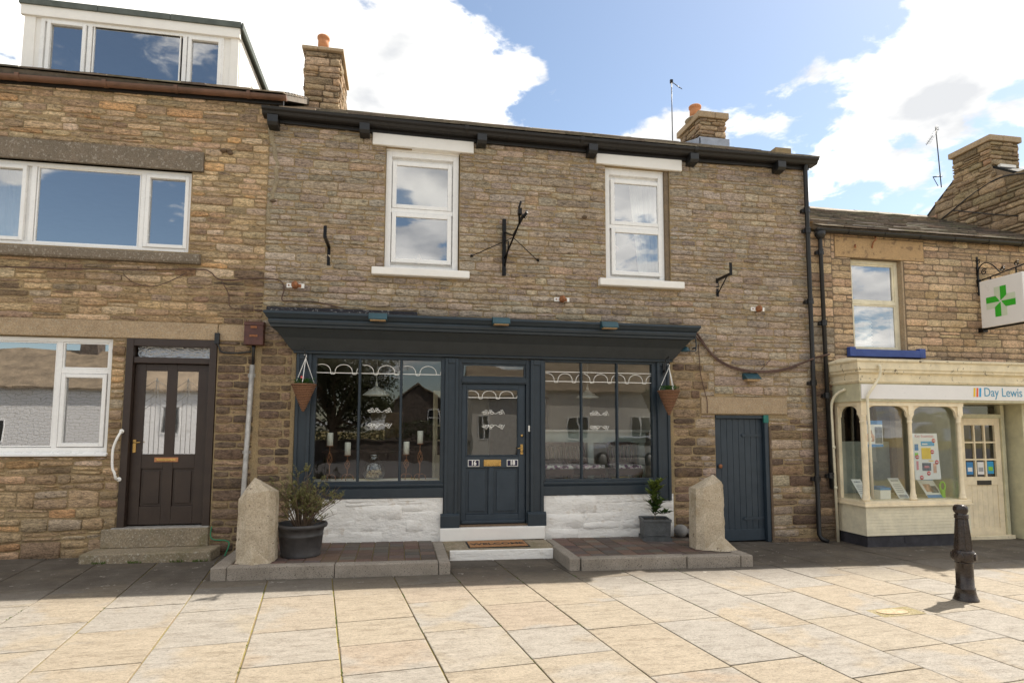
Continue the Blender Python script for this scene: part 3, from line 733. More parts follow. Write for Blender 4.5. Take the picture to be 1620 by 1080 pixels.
# curtain edge and ceiling line seen through the upper window
b = MB(); n = 26
for i in range(n): 
    x = -5.9+i*.03; b.add([(x, .5+.02*sin(i*1.9), 3.6), (x+.03, .5+.02*sin(i*1.9+1.9), 3.6), (x+.03, .5+.02*sin(i*1.9+1.9), 5.3), (x, .5+.02*sin(i*1.9), 5.3)], [(0, 1, 2, 3)], True)
b.build('curtain', 'curtain', LH)
# brown door: frame, leaf, panes, panels
b = MB(); b.box(-3.61, -3.52, -.03, .13, .34, 2.848); b.box(-2.565, -2.475, -.03, .13, .34, 2.848); b.box(-3.52, -2.565, -.028, .13, 2.75, 2.848); b.box(-3.52, -2.565, -.01, .13, 2.52, 2.60)
DF = b.build('door_frame', 'brown', LH, bevel=.006)
pane(-3.50, -2.585, 2.60, 2.75, .07, DF, 'glass_hammer', 'fanlight')
b = MB(); y0, y1 = .06, .105
xs = [(-3.518, -3.385), (-3.115, -2.99), (-2.72, -2.567)]
for a, c in xs: b.box(a, c, y0, y1, .36, 2.515)
for a, c in ((-3.385, -3.115), (-2.99, -2.72)):
    b.box(a, c, y0+.001, y1-.001, 2.42, 2.515); b.box(a, c, y0+.001, y1-.001, 1.10, 1.295); b.box(a, c, y0+.001, y1-.001, .36, .60)
    b.box(a+.001, c-.001, y0+.022, y1-.01, .60, 1.10)
    b.prism([(a+.035, .635), (c-.035, .635), (c-.035, 1.065), (a+.035, 1.065)], y0+.006, y0+.022, 'y')
LD = b.build('door', 'brown', LH, bevel=.005)
for a, c in ((-3.385, -3.115), (-2.99, -2.72)):
    pane(a, c, 1.295, 2.42, .08, LD, 'glass_frost')
    t = MB(); xm = (a+c)/2
    for dx in (-.06, .0, .06):
        t.tube([(xm+dx, .076, 1.30), (xm+dx, .076, 2.05)], .0022, 5)
        t.tube([(xm+dx, .076, 2.05)]+[(xm+dx*(1-i/8)*1.0+.03*sin(i*pi/8)*(1 if dx <= 0 else -1), .076, 2.05+.28*i/8) for i in range(1, 9)], .0022, 5)
    for k in range(4): t.tube([(a, .076, 1.9+k*.1), (xm, .076, 2.0+k*.1), (c, .076, 1.9+k*.1)], .0022, 5)
    t.build('leaded_tracery', 'steel', LD)
b = MB(); b.box(-3.22, -2.925, .048, .062, 1.19, 1.25); b.m = 1; b.box(-3.195, -2.95, .042, .049, 1.205, 1.236); b.build('letterbox', ['terracotta', 'brass'], LD, bevel=.002)
b = MB(); b.box(-3.495, -3.455, .046, .062, 1.315, 1.49); b.tube([(-3.475, .046, 1.45), (-3.475, .01, 1.45), (-3.44, .0, 1.45), (-3.39, .0, 1.455)], .008, 8); b.build('handle', 'brass', LD, bevel=.002)
b = MB(); b.box(-3.66, -2.475, -.055, .12, .326, .342); b.build('threshold_strip', 'steel', LH)
gh = thing('grab_handle', 'white curved grab handle screwed beside the brown front door', 'grab handle', (-3.64, -.03, .97))
b = MB(); b.tube(bez([(-3.60, -.05, 1.60), (-3.60, -.10, 1.57), (-3.625, -.12, 1.50), (-3.66, -.12, 1.38), (-3.665, -.12, 1.25), (-3.655, -.12, 1.12), (-3.63, -.12, 1.06), (-3.62, -.10, .99), (-3.62, -.05, .97)], 6), .016, 10); b.build('bar', 'porcelain', gh)
for z in (1.60, .97):
    b = MB(); b.lathe((-3.605, -.03, z), [(.03, 0), (.03, .01), (.015, .014)], 14); b.v = [(x, -.032-(zz_-z), z+(y+.03)) for x, y, zz_ in b.v]; b.build('fixing', 'porcelain', gh)
st = thing('door_step', 'two worn stone steps with weeds at their foot, below the brown front door', 'steps', (-3.1, -.2, G(-3)))
b = MB(); b.box(-3.77, -2.47, -.075, .3, .085, .325); b.build('threshold_block', 'step', st, bevel=.01)
b = MB(); b.box(-3.85, -2.32, -.44, .0, -.06, .083); o = b.build('lower_step', 'step', st, bevel=.018)
# dormer
D = MB(); D.box(-5.60, -2.62, .9, 4.2, 6.95, 7.93); 
D = MB(); slabwall(D, -5.60, -2.62, 6.7, 7.93, .9, .98, [(-5.40, -2.82, 6.9, 7.80)]); D.quad((-2.62, .9, 6.9), (-2.62, 4.6, 6.9), (-2.62, 4.6, 7.93), (-2.62, .9, 7.93)); D.quad((-5.6, .9, 6.9), (-5.6, .9, 7.93), (-5.6, 4.6, 7.93), (-5.6, 4.6, 6.9))
D.quad((-5.6, 4.6, 6.9), (-5.6, 4.6, 7.93), (-2.62, 4.6, 7.93), (-2.62, 4.6, 6.9))
D.box(-2.72, -2.60, .875, .899, 6.9, 7.80); D.box(-5.62, -5.47, .875, .899, 6.9, 7.80); D.box(-5.66, -2.58, .84, .899, 7.80, 7.975)
for k in range(12): D.box(-2.619, -2.607, 1.0+k*.3, 1.285+k*.3, 6.9, 7.93)
DM = D.build('dormer', 'white_paint', LH, bevel=.004)
b = MB()
for a, c in ((-5.68, -4.62), (-4.615, -3.60), (-3.595, -2.565)): b.box(a, c, .815, .87, 7.955, 8.05)
b.box(-5.68, -2.555, .872, 4.7, 7.98, 8.045); b.box(-2.555, -2.53, .82, 4.7, 7.93, 8.04); b.build('flat_roof', 'felt', DM, bevel=.004)
w = casement(LH, -5.40, -2.82, 6.80, 7.80, [(-4.76, -4.70, 6.85, 7.75), (-3.42, -3.36, 6.85, 7.75)], [(-5.26, -4.83, 6.92, 7.715, True), (-4.67, -3.47, 6.88, 7.745, False), (-3.29, -2.90, 6.90, 7.705, True)], y=.88)
w['label'] = 'three light dormer window'
room(LH, -5.5, -2.7, 1.0, 4, 6.3, 7.9, 'room_blue')
roof(LH, LX0, -1.70, 6.405, -.14, 2.7, .515, 5)
b = MB(); b.m = 0
pr = [(cos(a)*.058, sin(a)*.058) for a in [pi+i*pi/8 for i in range(9)]]+[(.05, 0), (-.05, 0)]
b.prism([(-.105+p, 6.393+q) for p, q in pr], LX0, -1.665, 'x')
for x in (-7.0, -6, -5.1, -4.05, -3.15, -2.2): 
    b.prism([(-.105+p*1.12, 6.393+q*1.12) for p, q in pr[:9]]+[(-.04, 6.413), (-.17, 6.413)], x, x+.05, 'x')
b.v = [(x, y, z+.021*(x+1.7)) for x, y, z in b.v]
b.build('gutter', 'brown_gutter', LH)
b = MB(); b.box(LX0, -1.72, -.05, .02, 6.30, 6.385); b.v = [(x, y, z+.015*(x+1.7)) for x, y, z in b.v]; b.build('eaves_board', 'black_timber', LH)

# ------------------------------------------------------------------ main house
MX0, MX1 = -1.9, 6.74
M_H = [(-.25, .853, 3.985, 5.83), (3.16, 4.245, 3.985, 5.82), (-1.43, 4.19, .05, 3.0), (4.945, 5.89, -.2, 1.885)]
MH = thing('shop_house', 'middle stone house with a dark slate blue shopfront under two white sash windows', 'house', (2.4, 0, G(2.4)))
mb = MB(); mb.m = 0; slabwall(mb, MX0+.001, MX1, -.3, 6.2, -.004, .36, M_H); mb.m = 2
mb.box(-1.46, 4.24, -.0, .3, -.08, .05); mb.m = 0
mb.box(MX1-.3, MX1, .37, 5.4, -.3, 6.6); mb.prism([(.37, 6.2), (2.7, 7.6), (5.4, 6.2)], MX1-.3, MX1, 'x')
mb.m = 1
Mst = M_H+[(-.45, 1.056, 5.83, 6.07), (3.0, 4.46, 5.82, 6.06), (-.43, 1.01, 3.87, 3.985), (3.02, 4.44, 3.87, 3.985), (-1.95, .25, 3.2, 3.36), (4.7, 6.215, 1.885, 2.17), (-1.48, 4.24, -.2, 3.0)]
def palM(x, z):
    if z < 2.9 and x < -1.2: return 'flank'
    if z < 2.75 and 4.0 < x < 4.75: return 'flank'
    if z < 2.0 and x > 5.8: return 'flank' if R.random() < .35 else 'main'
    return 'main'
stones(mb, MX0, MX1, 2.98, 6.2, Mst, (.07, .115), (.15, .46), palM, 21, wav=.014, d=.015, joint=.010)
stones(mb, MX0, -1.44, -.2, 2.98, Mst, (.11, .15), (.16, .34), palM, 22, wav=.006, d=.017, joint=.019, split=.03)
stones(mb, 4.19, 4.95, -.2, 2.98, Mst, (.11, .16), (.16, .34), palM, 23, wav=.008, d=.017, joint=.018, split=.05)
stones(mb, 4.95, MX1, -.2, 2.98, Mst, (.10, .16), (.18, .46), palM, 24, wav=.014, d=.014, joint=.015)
mb.build('wall', ['mortar', 'stone', 'cement'], MH)
# parging down the junction between the two houses
b = MB(); r = random.Random(4); le = []; ri = []
for k in range(34):
    z = 4.55+k*.05; x = -1.82+.05*sin(z*5)+r.uniform(-.012, .012); le.append((x-r.uniform(.015, .05), z)); ri.append((x+r.uniform(.01, .035), z))
for k in range(33): n0 = len(b.v); b.add([(le[k][0], -.02, le[k][1]), (ri[k][0], -.02, ri[k][1]), (ri[k+1][0], -.02, ri[k+1][1]), (le[k+1][0], -.02, le[k+1][1]), (le[k][0]-.01, .01, le[k][1]), (ri[k][0]+.01, .01, ri[k][1]), (ri[k+1][0]+.01, .01, ri[k+1][1]), (le[k+1][0]-.01, .01, le[k+1][1])], [(0, 1, 2, 3), (4, 0, 3, 7), (1, 5, 6, 2)], True)
b.build('parging', 'mortar_pale', MH)
def white_sash(x0, x1, gx0, gx1, u0, u1, l0, l1, lx0, lx1, lz, sx0, sx1):
    b = MB(); b.prism([(x0, 0)]*0+[(lx0, 5.835), (lx1, 5.822), (lx1, lz-.01), (lx0, lz)], -.05, .25, 'y'); b.build('lintel', 'white_paint', MH, bevel=.01)
    f = MB(); frame(f, x0+.004, x1, 3.987, 5.80, .085, .06, .14, .06); f.box(x0, x1, .05, .22, 5.80, 5.835)
    f.box(x0+.089, x1-.085, .075, .135, l1+.055, u0-.055)
    for (a, c) in ((u0, u1), (l0, l1)): frame(f, gx0-.12, gx1+.12, a-.13, c+.13, .115, .122, .138)
    w = f.build('sash_window', 'pvc', MH, bevel=.006)
    for (a, c, yy) in ((u0, u1, .07), (l0, l1, .055)):
        s_ = MB(); frame(s_, gx0-.065, gx1+.065, a-.052, c+.05, .062, yy, yy+.05); s_.build('sash', 'pvc', w, bevel=.006)
        pane(gx0-.01, gx1+.01, a-.01, c+.01, yy+.025, w)
    b = MB(); b.box(sx0, sx1, -.105, .12, 3.872, 3.984); b.build('sill', 'white_paint', w, bevel=.014)
    return w
white_sash(-.25, .84, -.085, .672, 4.985, 5.605, 4.155, 4.81, -.45, 1.056, 6.055, -.42, 1.005)
white_sash(3.16, 4.17, 3.345, 4.07, 4.955, 5.60, 4.14, 4.785, 3.005, 4.455, 6.045, 3.03, 4.435)
b = MB(); b.box(4.172, 4.24, .02, .12, 3.99, 5.82); b.build('window_reveal', 'mortar_dark', MH)
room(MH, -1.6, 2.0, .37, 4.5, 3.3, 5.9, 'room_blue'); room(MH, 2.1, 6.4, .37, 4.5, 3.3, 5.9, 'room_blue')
# net curtain behind the right sash window
b = MB(); n = 22
for i in range(n):
    x = 3.72+i*.022; 
    def cx_(x, z): return x-(0.0 if z > 4.9 else .0)+.16*max(0, (5.7-z)/1.6)*(4.25-x)/.5
    col = [(cx_(x+k*.022, z), .42+.025*sin((i+k)*1.7), z) for z in (4.0, 4.5, 5.0, 5.4, 5.75) for k in (0, 1)]
    b.add(col, [(2*j, 2*j+1, 2*j+3, 2*j+2) for j in range(4)], True)
b.build('curtain', 'curtain', MH)
b = MB(); b.box(-.2, .8, .55, .56, 5.0, 5.78); b.build('roller_blind', 'room', MH)
# upstairs pendant lampshades glimpsed through the sashes
for (x, z, rr, lbl) in ((.28, 4.28, .10, 'pink lampshade glowing faintly behind the left upstairs sash window'), (3.52, 4.70, .14, 'small pink pendant shade behind the right upstairs sash window')):
    b = MB(); b.lathe((x, .75, z), [(rr, 0), (rr*.85, .03), (rr*.3, .10), (.02, .14), (.012, .5 if rr > .12 else .16)], 20); o = b.build('pendant_lamp', 'poster_skin', None, loc=(x, .75, z)); tag(o, lbl, 'lamp')
# eaves: corbels, fascia gutter
for x in (-1.83, -.56, 1.165, 2.91, 4.605, 6.16):
    b = MB(); b.prism([(.02, 6.075), (-.20, 6.075), (-.20, 5.97), (-.165, 5.93), (.02, 5.915)], x-.072, x+.072, 'x'); b.build('corbel', 'black', MH, bevel=.006)
b = MB()
def sag(x): return -.04-.035*(1-((x-2.4)/4.4)**2)
for k in range(10):
    xa, xb = -1.98+k*.882, -1.98+(k+1)*.882; n0 = len(b.v)
    b.m = 0; b.prism([(.012, 6.125), (-.15, 6.125), (-.17, 6.14), (-.185, 6.17), (-.215, 6.19), (-.225, 6.225), (-.20, 6.228), (-.03, 6.19), (.012, 6.19)], xa, xb, 'x')
    b.m = 1; b.prism([(.011, 6.07), (-.055, 6.07), (-.055, 6.124), (.011, 6.124)], max(xa, MX0), min(xb, MX1+.02), 'x')
b.m = 0
for x in (.9, 2.7, 4.6): b.prism([(-.14, 6.118), (-.19, 6.16), (-.222, 6.185), (-.233, 6.232), (-.2, 6.236), (-.16, 6.15)], x, x+.06, 'x')
b.v = [(x, y, z+sag(x)) for x, y, z in b.v]
b.build('gutter', ['black_timber', 'black_timber'], MH, bevel=.004)
roof(MH, -1.74, 6.86, 6.185, -.15, 2.7, .53, 6)
chimney(MH, -1.79, -1.17, 2.15, 3.35, 7.2, 8.60, 31, [(-1.50, 2.30, .10, .30, 0)])
ch = chimney(MH, 5.99, 6.56, 2.2, 3.1, 7.2, 8.17, 33, [(6.07, 2.55, .115, .30, 0)], cap=.13)
b = MB(); b.box(5.93, 6.60, 2.13, 2.165, 7.34, 7.60); b.prism([(2.13, 7.36), (3.2, 7.75), (3.2, 8.0), (2.9, 7.82), (2.13, 7.58)], 5.925, 5.955, 'x'); b.build('lead_flashing', 'lead', ch)
# downpipe
def downpipe(name, parent, x, y, ztop, zbot, r, mat, collars, head=None, shoe=True, lean=0):
    b = MB(); pts = []
    if head: pts += [(x+head[0], y+head[1], ztop+head[2]), (x+head[0], y+head[1], ztop+head[2]-.05)]
    pts += [(x, y, ztop), (x+lean, y, zbot+.08)]
    if shoe: pts += [(x+lean+.02, y-.03, zbot+.02), (x+lean+.10, y-.09, zbot-.02)]
    b.tube(pts, r, 14)
    for z in collars:
        t = (ztop-z)/(ztop-zbot); b.lathe((x+lean*t, y, z), [(r*1.0, -.03), (r*1.28, -.03), (r*1.28, .03), (r*1.4, .035), (r*1.4, .06), (r*1.0, .06)], 14, False); b.box(x+lean*t-r*2.1, x+lean*t+r*2.1, y+r*.3, .02, z-.02, z+.035)
    return b.build(name, mat, parent)
downpipe('downpipe', MH, 6.665, -.085, 6.04, -.10, .036, 'black', [5.3, 4.95, 3.75, 2.4, .85], head=(.0, -.02, .10))
# ---- shopfront
F0 = -.03
def pilaster(x0, x1, z0, z1, plinth=None):
    b = MB(); b.box(x0, x1, F0, .10, z0, z1); w = x1-x0
    for (a, c) in ((x0, x0+.045), (x1-.045, x1)): b.box(a+.002, c-.002, F0-.022, F0-.0005, z0+(.16 if plinth else 0), z1-.005)
    b.box(x0+.047, x1-.047, F0-.022, F0-.0005, z1-.08, z1-.005)
    if plinth: b.box(x0-.045, x1+.03, F0-.055, F0-.001, z0, z0+.17); b.prism([(F0-.055, z0+.17), (F0-.022, z0+.20), (F0-.001, z0+.20), (F0-.001, z0+.17)], x0-.045, x1+.03, 'x')
    b.build('pilaster', 'navy', MH, bevel=.004)
pilaster(-1.42, -1.215, .56, 2.70); pilaster(.665, .862, .235, 2.69, True); pilaster(1.945, 2.145, .235, 2.69, True); pilaster(3.965, 4.175, .56, 2.72)
def shopwin(x0, x1, g, bars, z0, z1):
    b = MB(); y0, y1 = -.012, .09
    b.box(x0, g[0], y0, y1, .66, 2.71); b.box(g[1], x1, y0, y1, .66, 2.71); b.box(g[0], g[1], y0, y1, z1, 2.71); b.box(g[0], g[1], y0, y1, .66, z0)
    b.box(x0+.001, x1-.001, y0-.016, y0-.001, .665, .80); b.prism([(y0-.001, .80), (y0-.016, .80), (y0-.03, .835), (y0-.03, .865), (y0-.001, .875)], x0+.001, x1-.001, 'x')
    W = b.build('shop_window', 'navy', MH, bevel=.004)
    for x in bars: q = MB(); q.prism([(x-.02, .02), (x-.011, -.006), (x+.011, -.006), (x+.02, .02), (x+.02, .06), (x-.02, .06)], z0, z1, 'z'); q.build('glazing_bar', 'navy', W)
    ed = [g[0]]+list(bars)+[g[1]]
    for i in range(len(ed)-1): pane(ed[i]+(.02 if i else 0), ed[i+1]-(.02 if i < len(ed)-2 else 0), z0, z1, .035, W, 'glass_shop')
    return W
WL = shopwin(-1.215, .665, (-1.15, .609), (-.553, .034), .90, 2.643)
WR = shopwin(2.145, 3.965, (2.178, 3.893), (2.752, 3.325), .905, 2.662)
def decal_scallop(parent, x0, x1, zb, per, x_off, h=.12, extra=None, r=.0055, y=.028, gaps=()):
    b = MB(); x = x_off
    def ok(p): return x0 <= p <= x1 and not any(a < p < c for a, c in gaps)
    while x < x1+per:
        pts = []
        for i in range(13):
            a = pi*i/12; q = x+per*.5-per*.40*cos(a); pts.append((q, y, zb+h*sin(a)**.8))
        seg = []
        for p in pts+[None]:
            if p and ok(p[0]): seg.append(p)
            else:
                if len(seg) > 1: b.tube(seg, r, 5)
                seg = []
        # the little hanging loops between arcs
        x += per
    b_x = x0
    for zz_ in [zb]+(extra or []):
        pts = []; q = x0
        cuts = sorted([x0, x1]+[c for gg in gaps for c in gg if x0 < c < x1]); 
        for i in range(0, len(cuts)-1, 2): b.box(cuts[i], cuts[i+1], y-.001, y+.001, zz_-.006, zz_+.004)
    x = x_off
    while x < x1+per:
        if x0 < x-.03 and x+.06 < x1 and ok(x): b.tube([(x-.035, y, zb+.0), (x-.02, y, zb-.018), (x+.02, y, zb-.018), (x+.035, y, zb)], r, 5)
        x += per
    b.build('scallop_decal', 'etch', parent)
decal_scallop(WL, -1.15, .609, 2.44, .30, -1.23, gaps=((-.573, -.533), (.014, .054)))
decal_scallop(WR, 2.178, 3.893, 2.375, .285, 2.07, extra=[2.52], gaps=((2.732, 2.772), (3.305, 3.345)))
def swirls(parent, cx, cz, w, y=.026):
    b = MB()
    for sgn in (1, -1):
        z0 = cz+sgn*.10; n = 3
        for k in range(n):
            x0 = cx-w/2+w*(k+.5)/n; dr = 1 if k % 2 == 0 else -1
            pts = []
            for i in range(22):
                a = i/21*3.3*pi*.75; rr = .006+.030*(i/21); pts.append((x0+rr*cos(a)*dr, y, z0+sgn*(rr*sin(a))*.9))
            e = pts[-1]; pts.append((e[0]+dr*.03, y, e[2]+sgn*.012)); pts.append((e[0]+dr*.065, y, z0-sgn*.02)); b.tube(pts, .0042, 5)
        b.tube([(cx-w/2+.02+i*w/20, y, z0+.018*sin(i*.95)*sgn) for i in range(19)], .0036, 5)
    b.build('swirl_decal', 'etch', parent)
swirls(WL, -.28, 1.80, .36); swirls(WR, 3.02, 1.78, .32)
# door set
b = MB(); b.box(.864, .915, .0, .12, .25, 2.69); b.box(1.885, 1.943, .0, .12, .25, 2.69); b.box(.915, 1.885, .0, .12, 2.62, 2.69); b.box(.915, 1.885, -.005, .12, 2.32, 2.40); b.box(.915, 1.885, -.018, -.0055, 2.335, 2.36)
SDF = b.build('shop_door_frame', 'navy', MH, bevel=.004)
pane(.945, 1.86, 2.40, 2.62, .05, SDF, 'glass_shop', 'fanlight'); q = MB(); frame(q, .916, 1.884, 2.401, 2.619, .03, .03, .048); q.build('fanlight_bead', 'navy', SDF)
b = MB(); y0, y1 = .045, .09
b.box(.92, .99, y0, y1, .262, 2.316); b.box(1.78, 1.88, y0, y1, .262, 2.316); b.box(.99, 1.78, y0, y1, 2.245, 2.316); b.box(.99, 1.78, y0, y1, 1.075, 1.245); b.box(.99, 1.78, y0, y1, .262, .40); b.box(1.325, 1.405, y0, y1, .40, 1.075)
for a, c in ((.99, 1.325), (1.405, 1.78)):
    b.box(a, c, y0+.025, y1-.005, .40, 1.075); b.prism([(a+.045, .445), (c-.045, .445), (c-.045, 1.03), (a+.045, 1.03)], y0+.008, y0+.025, 'y')
frame(b, .991, 1.779, 1.246, 2.244, .018, y0-.008, y0+.015); b.box(.93, 1.87, y0-.035, y0-.001, .275, .315)
SD = b.build('shop_door', 'navy_door', MH, bevel=.005)
pane(.99, 1.78, 1.245, 2.245, .07, SD, 'glass_shop')
decal_scallop(SD, 1.012, 1.758, 2.115, .262, .94, h=.10, y=.06); swirls(SD, 1.38, 1.79, .36, .058)
b = MB(); b.box(1.255, 1.512, .034, .046, 1.10, 1.195); b.m = 1; b.box(1.275, 1.492, .026, .035, 1.122, 1.175); b.build('letterbox', ['brass', 'brass'], SD, bevel=.002)
for x, s_ in ((1.105, '16'), (1.685, '18')):
    b = MB(); b.m = 0; b.box(x-.085, x+.085, .036, .046, 1.095, 1.195); b.m = 1; b.box(x-.076, x+.076, .033, .037, 1.103, 1.187); o = b.build('number_plate', ['porcelain', 'plate'], SD, bevel=.003)
    text('number', s_, .092, (x, .031, 1.146), 'porcelain', SD, bold=.0035, sx=.85)
b = MB(); b.box(1.805, 1.845, .03, .046, 1.27, 1.42); b.tube([(1.825, .03, 1.37), (1.825, -.01, 1.37), (1.80, -.015, 1.37), (1.755, -.01, 1.36)], .008, 8); b.lathe((1.825, .03, 1.315), [(.014, -.012), (.02, 0), (.014, .012)], 12); b.build('handle', 'brass', SD, bevel=.002)
b = MB(); b.lathe((0, 0, 0), [(.022, 0), (.02, .01), (.008, .014)], 14); b.v = [(1.83+x, .044-z, 1.55+y) for x, y, z in b.v]; b.build('cylinder_lock', 'brass', SD)
b = MB(); b.box(1.915, 1.94, -.02, -.001, 1.61, 1.70); o = b.build('door_bell', 'porcelain', None, bevel=.003, loc=(1.93, 0, 1.65)); tag(o, 'small white bell push on the post between the shop door and the right shop window', 'door bell')
# fascia: leaning board, cornice with mitred returns
b = MB(); zb, zt = 2.735, 3.02; yb, yt = -.075, -.285
def ring(x0, x1, y, z): return [(x0, .012, z), (x0, y, z), (x1, y, z), (x1, .012, z)]
def loft(b, secs):
    vs = [p for s_ in secs for p in s_]; n = 4; fs = []
    for i in range(len(secs)-1):
        for j in range(n): fs.append((i*n+j, i*n+(j+1) % n, (i+1)*n+(j+1) % n, (i+1)*n+j))
    fs.append((3, 2, 1, 0)); e = (len(secs)-1)*n; fs.append((e, e+1, e+2, e+3)); b.add(vs, fs, False)
loft(b, [ring(-1.475, 4.215, yb, zb), ring(-1.53, 4.27, -.11, 2.79), ring(-1.60, 4.34, -.18, 2.90), ring(-1.70, 4.43, yt, zt)])
b.box(-1.69, 4.42, yt+.004, -.2, zt+.0005, zt+.002)
b.build('fascia', 'navy_board', MH)
b = MB(); loft(b, [ring(-1.45, 4.20, -.062, 2.698), ring(-1.46, 4.21, -.085, 2.70), ring(-1.46, 4.21, -.09, 2.722), ring(-1.47, 4.215, -.076, 2.734)]); b.build('architrave', 'navy', MH)
b = MB()
pf = [(-.30, 3.022, 0), (-.335, 3.024, .03), (-.345, 3.055, .04), (-.365, 3.07, .055), (-.375, 3.10, .06), (-.375, 3.125, .06), (-.405, 3.14, .08), (-.44, 3.185, .11), (-.45, 3.19, .12), (-.45, 3.222, .12), (-.43, 3.228, .10)]
loft(b, [ring(-1.70-e*.85, 4.43+e*.7, y, z) for (y, z, e) in pf]+[ring(-1.79, 4.50, -.2, 3.25)])
b.build('cornice', 'navy', MH)
b = MB(); b.box(-1.845, .25, -.055, .02, 3.232, 3.352); b.build('painted_string_course', 'black_stone', MH, bevel=.008)
# plinth of whitewashed stone and threshold
mb = MB(); mb.m = 0; mb.box(-1.46, .655, -.012, .3, -.1, .66); mb.m = 1
stones(mb, -1.40, .60, .03, .66, [], (.14, .22), (.3, .7), 'white', 51, joint=.001, d=.013, mp=lambda u, v, w: (u, -w+.0, v), wav=.02, jit=.012, rough=1.6, split=.2)
mb.build('plinth', ['whitewash', 'whitewash'], MH); mb = MB(); mb.box(2.155, 4.215, -.012, .3, -.1, .66); mb.m = 1
stones(mb, 2.16, 4.21, .0, .66, [], (.14, .22), (.3, .7), 'white', 52, joint=.001, d=.013, mp=lambda u, v, w: (u, -w+.0, v), wav=.02, jit=.012, rough=1.6, split=.2)
mb.build('plinth', ['whitewash', 'whitewash'], MH)
b = MB(); b.box(.612, 2.148, -.115, .3, .05, .234); b.build('doorstep', 'white_paint', MH, bevel=.012)
b = MB(); b.box(.90, 1.90, -.03, .12, .235, .262); b.build('threshold_strip', 'bark', MH)
# small plank door at the right
b = MB(); b.box(4.71, 6.215, -.03, .3, 1.90, 2.165); b.build('lintel', 'lintel_brown', MH, bevel=.008)
b = MB(); b.box(4.947, 4.98, .03, .15, -.12, 1.885); b.box(5.815, 5.885, .0, .15, -.12, 1.885); b.box(4.98, 5.815, .02, .15, 1.83, 1.885); b.m = 1; b.box(5.80, 5.888, -.008, .02, 1.76, 1.888); b.m = 2; b.box(5.886, 5.92, -.02, .02, -.1, 1.70)
b.build('plank_door_frame', ['navy_door', 'teal_green', 'bark'], MH, bevel=.004)
b = MB(); x = 4.982
for k in range(8):
    w_ = (5.812-4.982)/8; b.box(x+.002, x+w_-.002, .075+R.uniform(0, .003), .11, -.105, 1.825); x += w_
b.box(4.984, 5.81, .062, .0745, -.10, .075)
PD = b.build('plank_door', 'navy_door', MH, bevel=.003)
for z in (1.56, .24):
    b = MB(); b.prism([(5.80, z-.022), (5.80, z+.022), (5.50, z+.016), (5.47, z+.03), (5.44, z), (5.47, z-.03), (5.50, z-.016)], .056, .074, 'y'); b.build('strap_hinge', 'navy_door', PD)
b = MB(); b.lathe((0, 0, 0), [(.012, 0), (.012, .025), (.03, .03), (.034, .045), (.022, .058), (.005, .06)], 16); b.v = [(5.045+x, .074-z, 1.07+y) for x, y, z in b.v]; b.build('door_knob', 'rust', PD)
room(MH, 4.9, 6.3, .37, 1.5, -.10, 2.2, 'room_dark')
# ---- shop room
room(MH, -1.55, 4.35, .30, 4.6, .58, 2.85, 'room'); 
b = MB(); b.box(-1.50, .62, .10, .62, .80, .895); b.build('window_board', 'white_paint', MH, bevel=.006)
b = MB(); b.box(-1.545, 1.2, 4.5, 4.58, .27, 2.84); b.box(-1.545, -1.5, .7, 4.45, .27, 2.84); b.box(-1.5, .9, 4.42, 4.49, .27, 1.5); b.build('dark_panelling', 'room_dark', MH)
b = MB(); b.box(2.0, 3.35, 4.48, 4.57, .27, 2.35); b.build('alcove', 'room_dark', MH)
# glazed inner door standing open
b = MB(); dx = lambda t: (.62+t*.42, 1.75-t*.62)
a = Vector((.60, 1.55, 0)); c = Vector((.98, 2.1, 0)); e = (c-a).normalized(); nrm_ = Vector((-e.y, e.x, 0)); Ld = (c-a).length
def post(t0, t1, z0, z1, th=.02): m_ = a+e*(t0+t1)/2; b.obox((m_.x, m_.y, (z0+z1)/2), e*(t1-t0)/2, nrm_*th, (0, 0, (z1-z0)/2))
post(0, .09, .6, 2.3); post(Ld-.09, Ld, .6, 2.3); post(.09, Ld-.09, 2.2, 2.3); post(.09, Ld-.09, .6, .75); post(.09, Ld-.09, 1.05, 1.2); post(Ld/2-.03, Ld/2+.03, .75, 1.05)
for k in range(1, 4): post(.09, Ld-.09, 1.2+k*.25-.012, 1.2+k*.25+.012, .014)
post(Ld*.5-.012, Ld*.5+.012, 1.2, 2.2, .014); post(.09, Ld-.09, .75, 1.05, .01)
b.build('glazed_inner_door', 'cream', MH, bevel=.003)

# ------------------------------------------------------------------ chemist's shop at the right
PX0, PX1 = 6.742, 11.8
P_H = [(7.52, 8.56, 3.0, 4.575), (7.1, 11.4, -.2, 2.5)]
PH = thing('chemist_shop', 'low tan sandstone building at the right with a cream painted bay shopfront', 'shop', (9.2, 0, G(9.2)))
mb = MB(); mb.m = 0; slabwall(mb, PX0, PX1+1.5, -.3, 4.98, -.002, .36, P_H); mb.m = 1
Pst = P_H+[(7.22, 8.98, 4.575, 4.93), (7.38, 8.80, 2.87, 3.0), (6.95, 11.8, 2.4, 2.80)]
stones(mb, PX0, 7.15, -.25, 4.98, Pst, (.11, .16), (.16, .38), lambda x, z: 'flank' if z < 2.6 else ('pharm' if z > 3.4 or R.random() < .5 else 'main'), 61, joint=.014, d=.014, wav=.006, split=.05)
stones(mb, 7.15, PX1+1.4, 2.4, 4.98, Pst, (.095, .14), (.16, .42), 'pharm', 62, joint=.014, d=.010, wav=.004, jit=.004, split=.05)
mb.build('wall', ['mortar_dark', 'stone_pale'], PH)
b = MB(); b.box(7.225, 8.97, -.015, .3, 4.578, 4.925); b.build('lintel', 'lintel_gold', PH, bevel=.006)
b = MB(); b.box(8.525, 8.558, .005, .3, 3.0, 4.575); b.build('window_reveal', 'lintel_brown', PH)
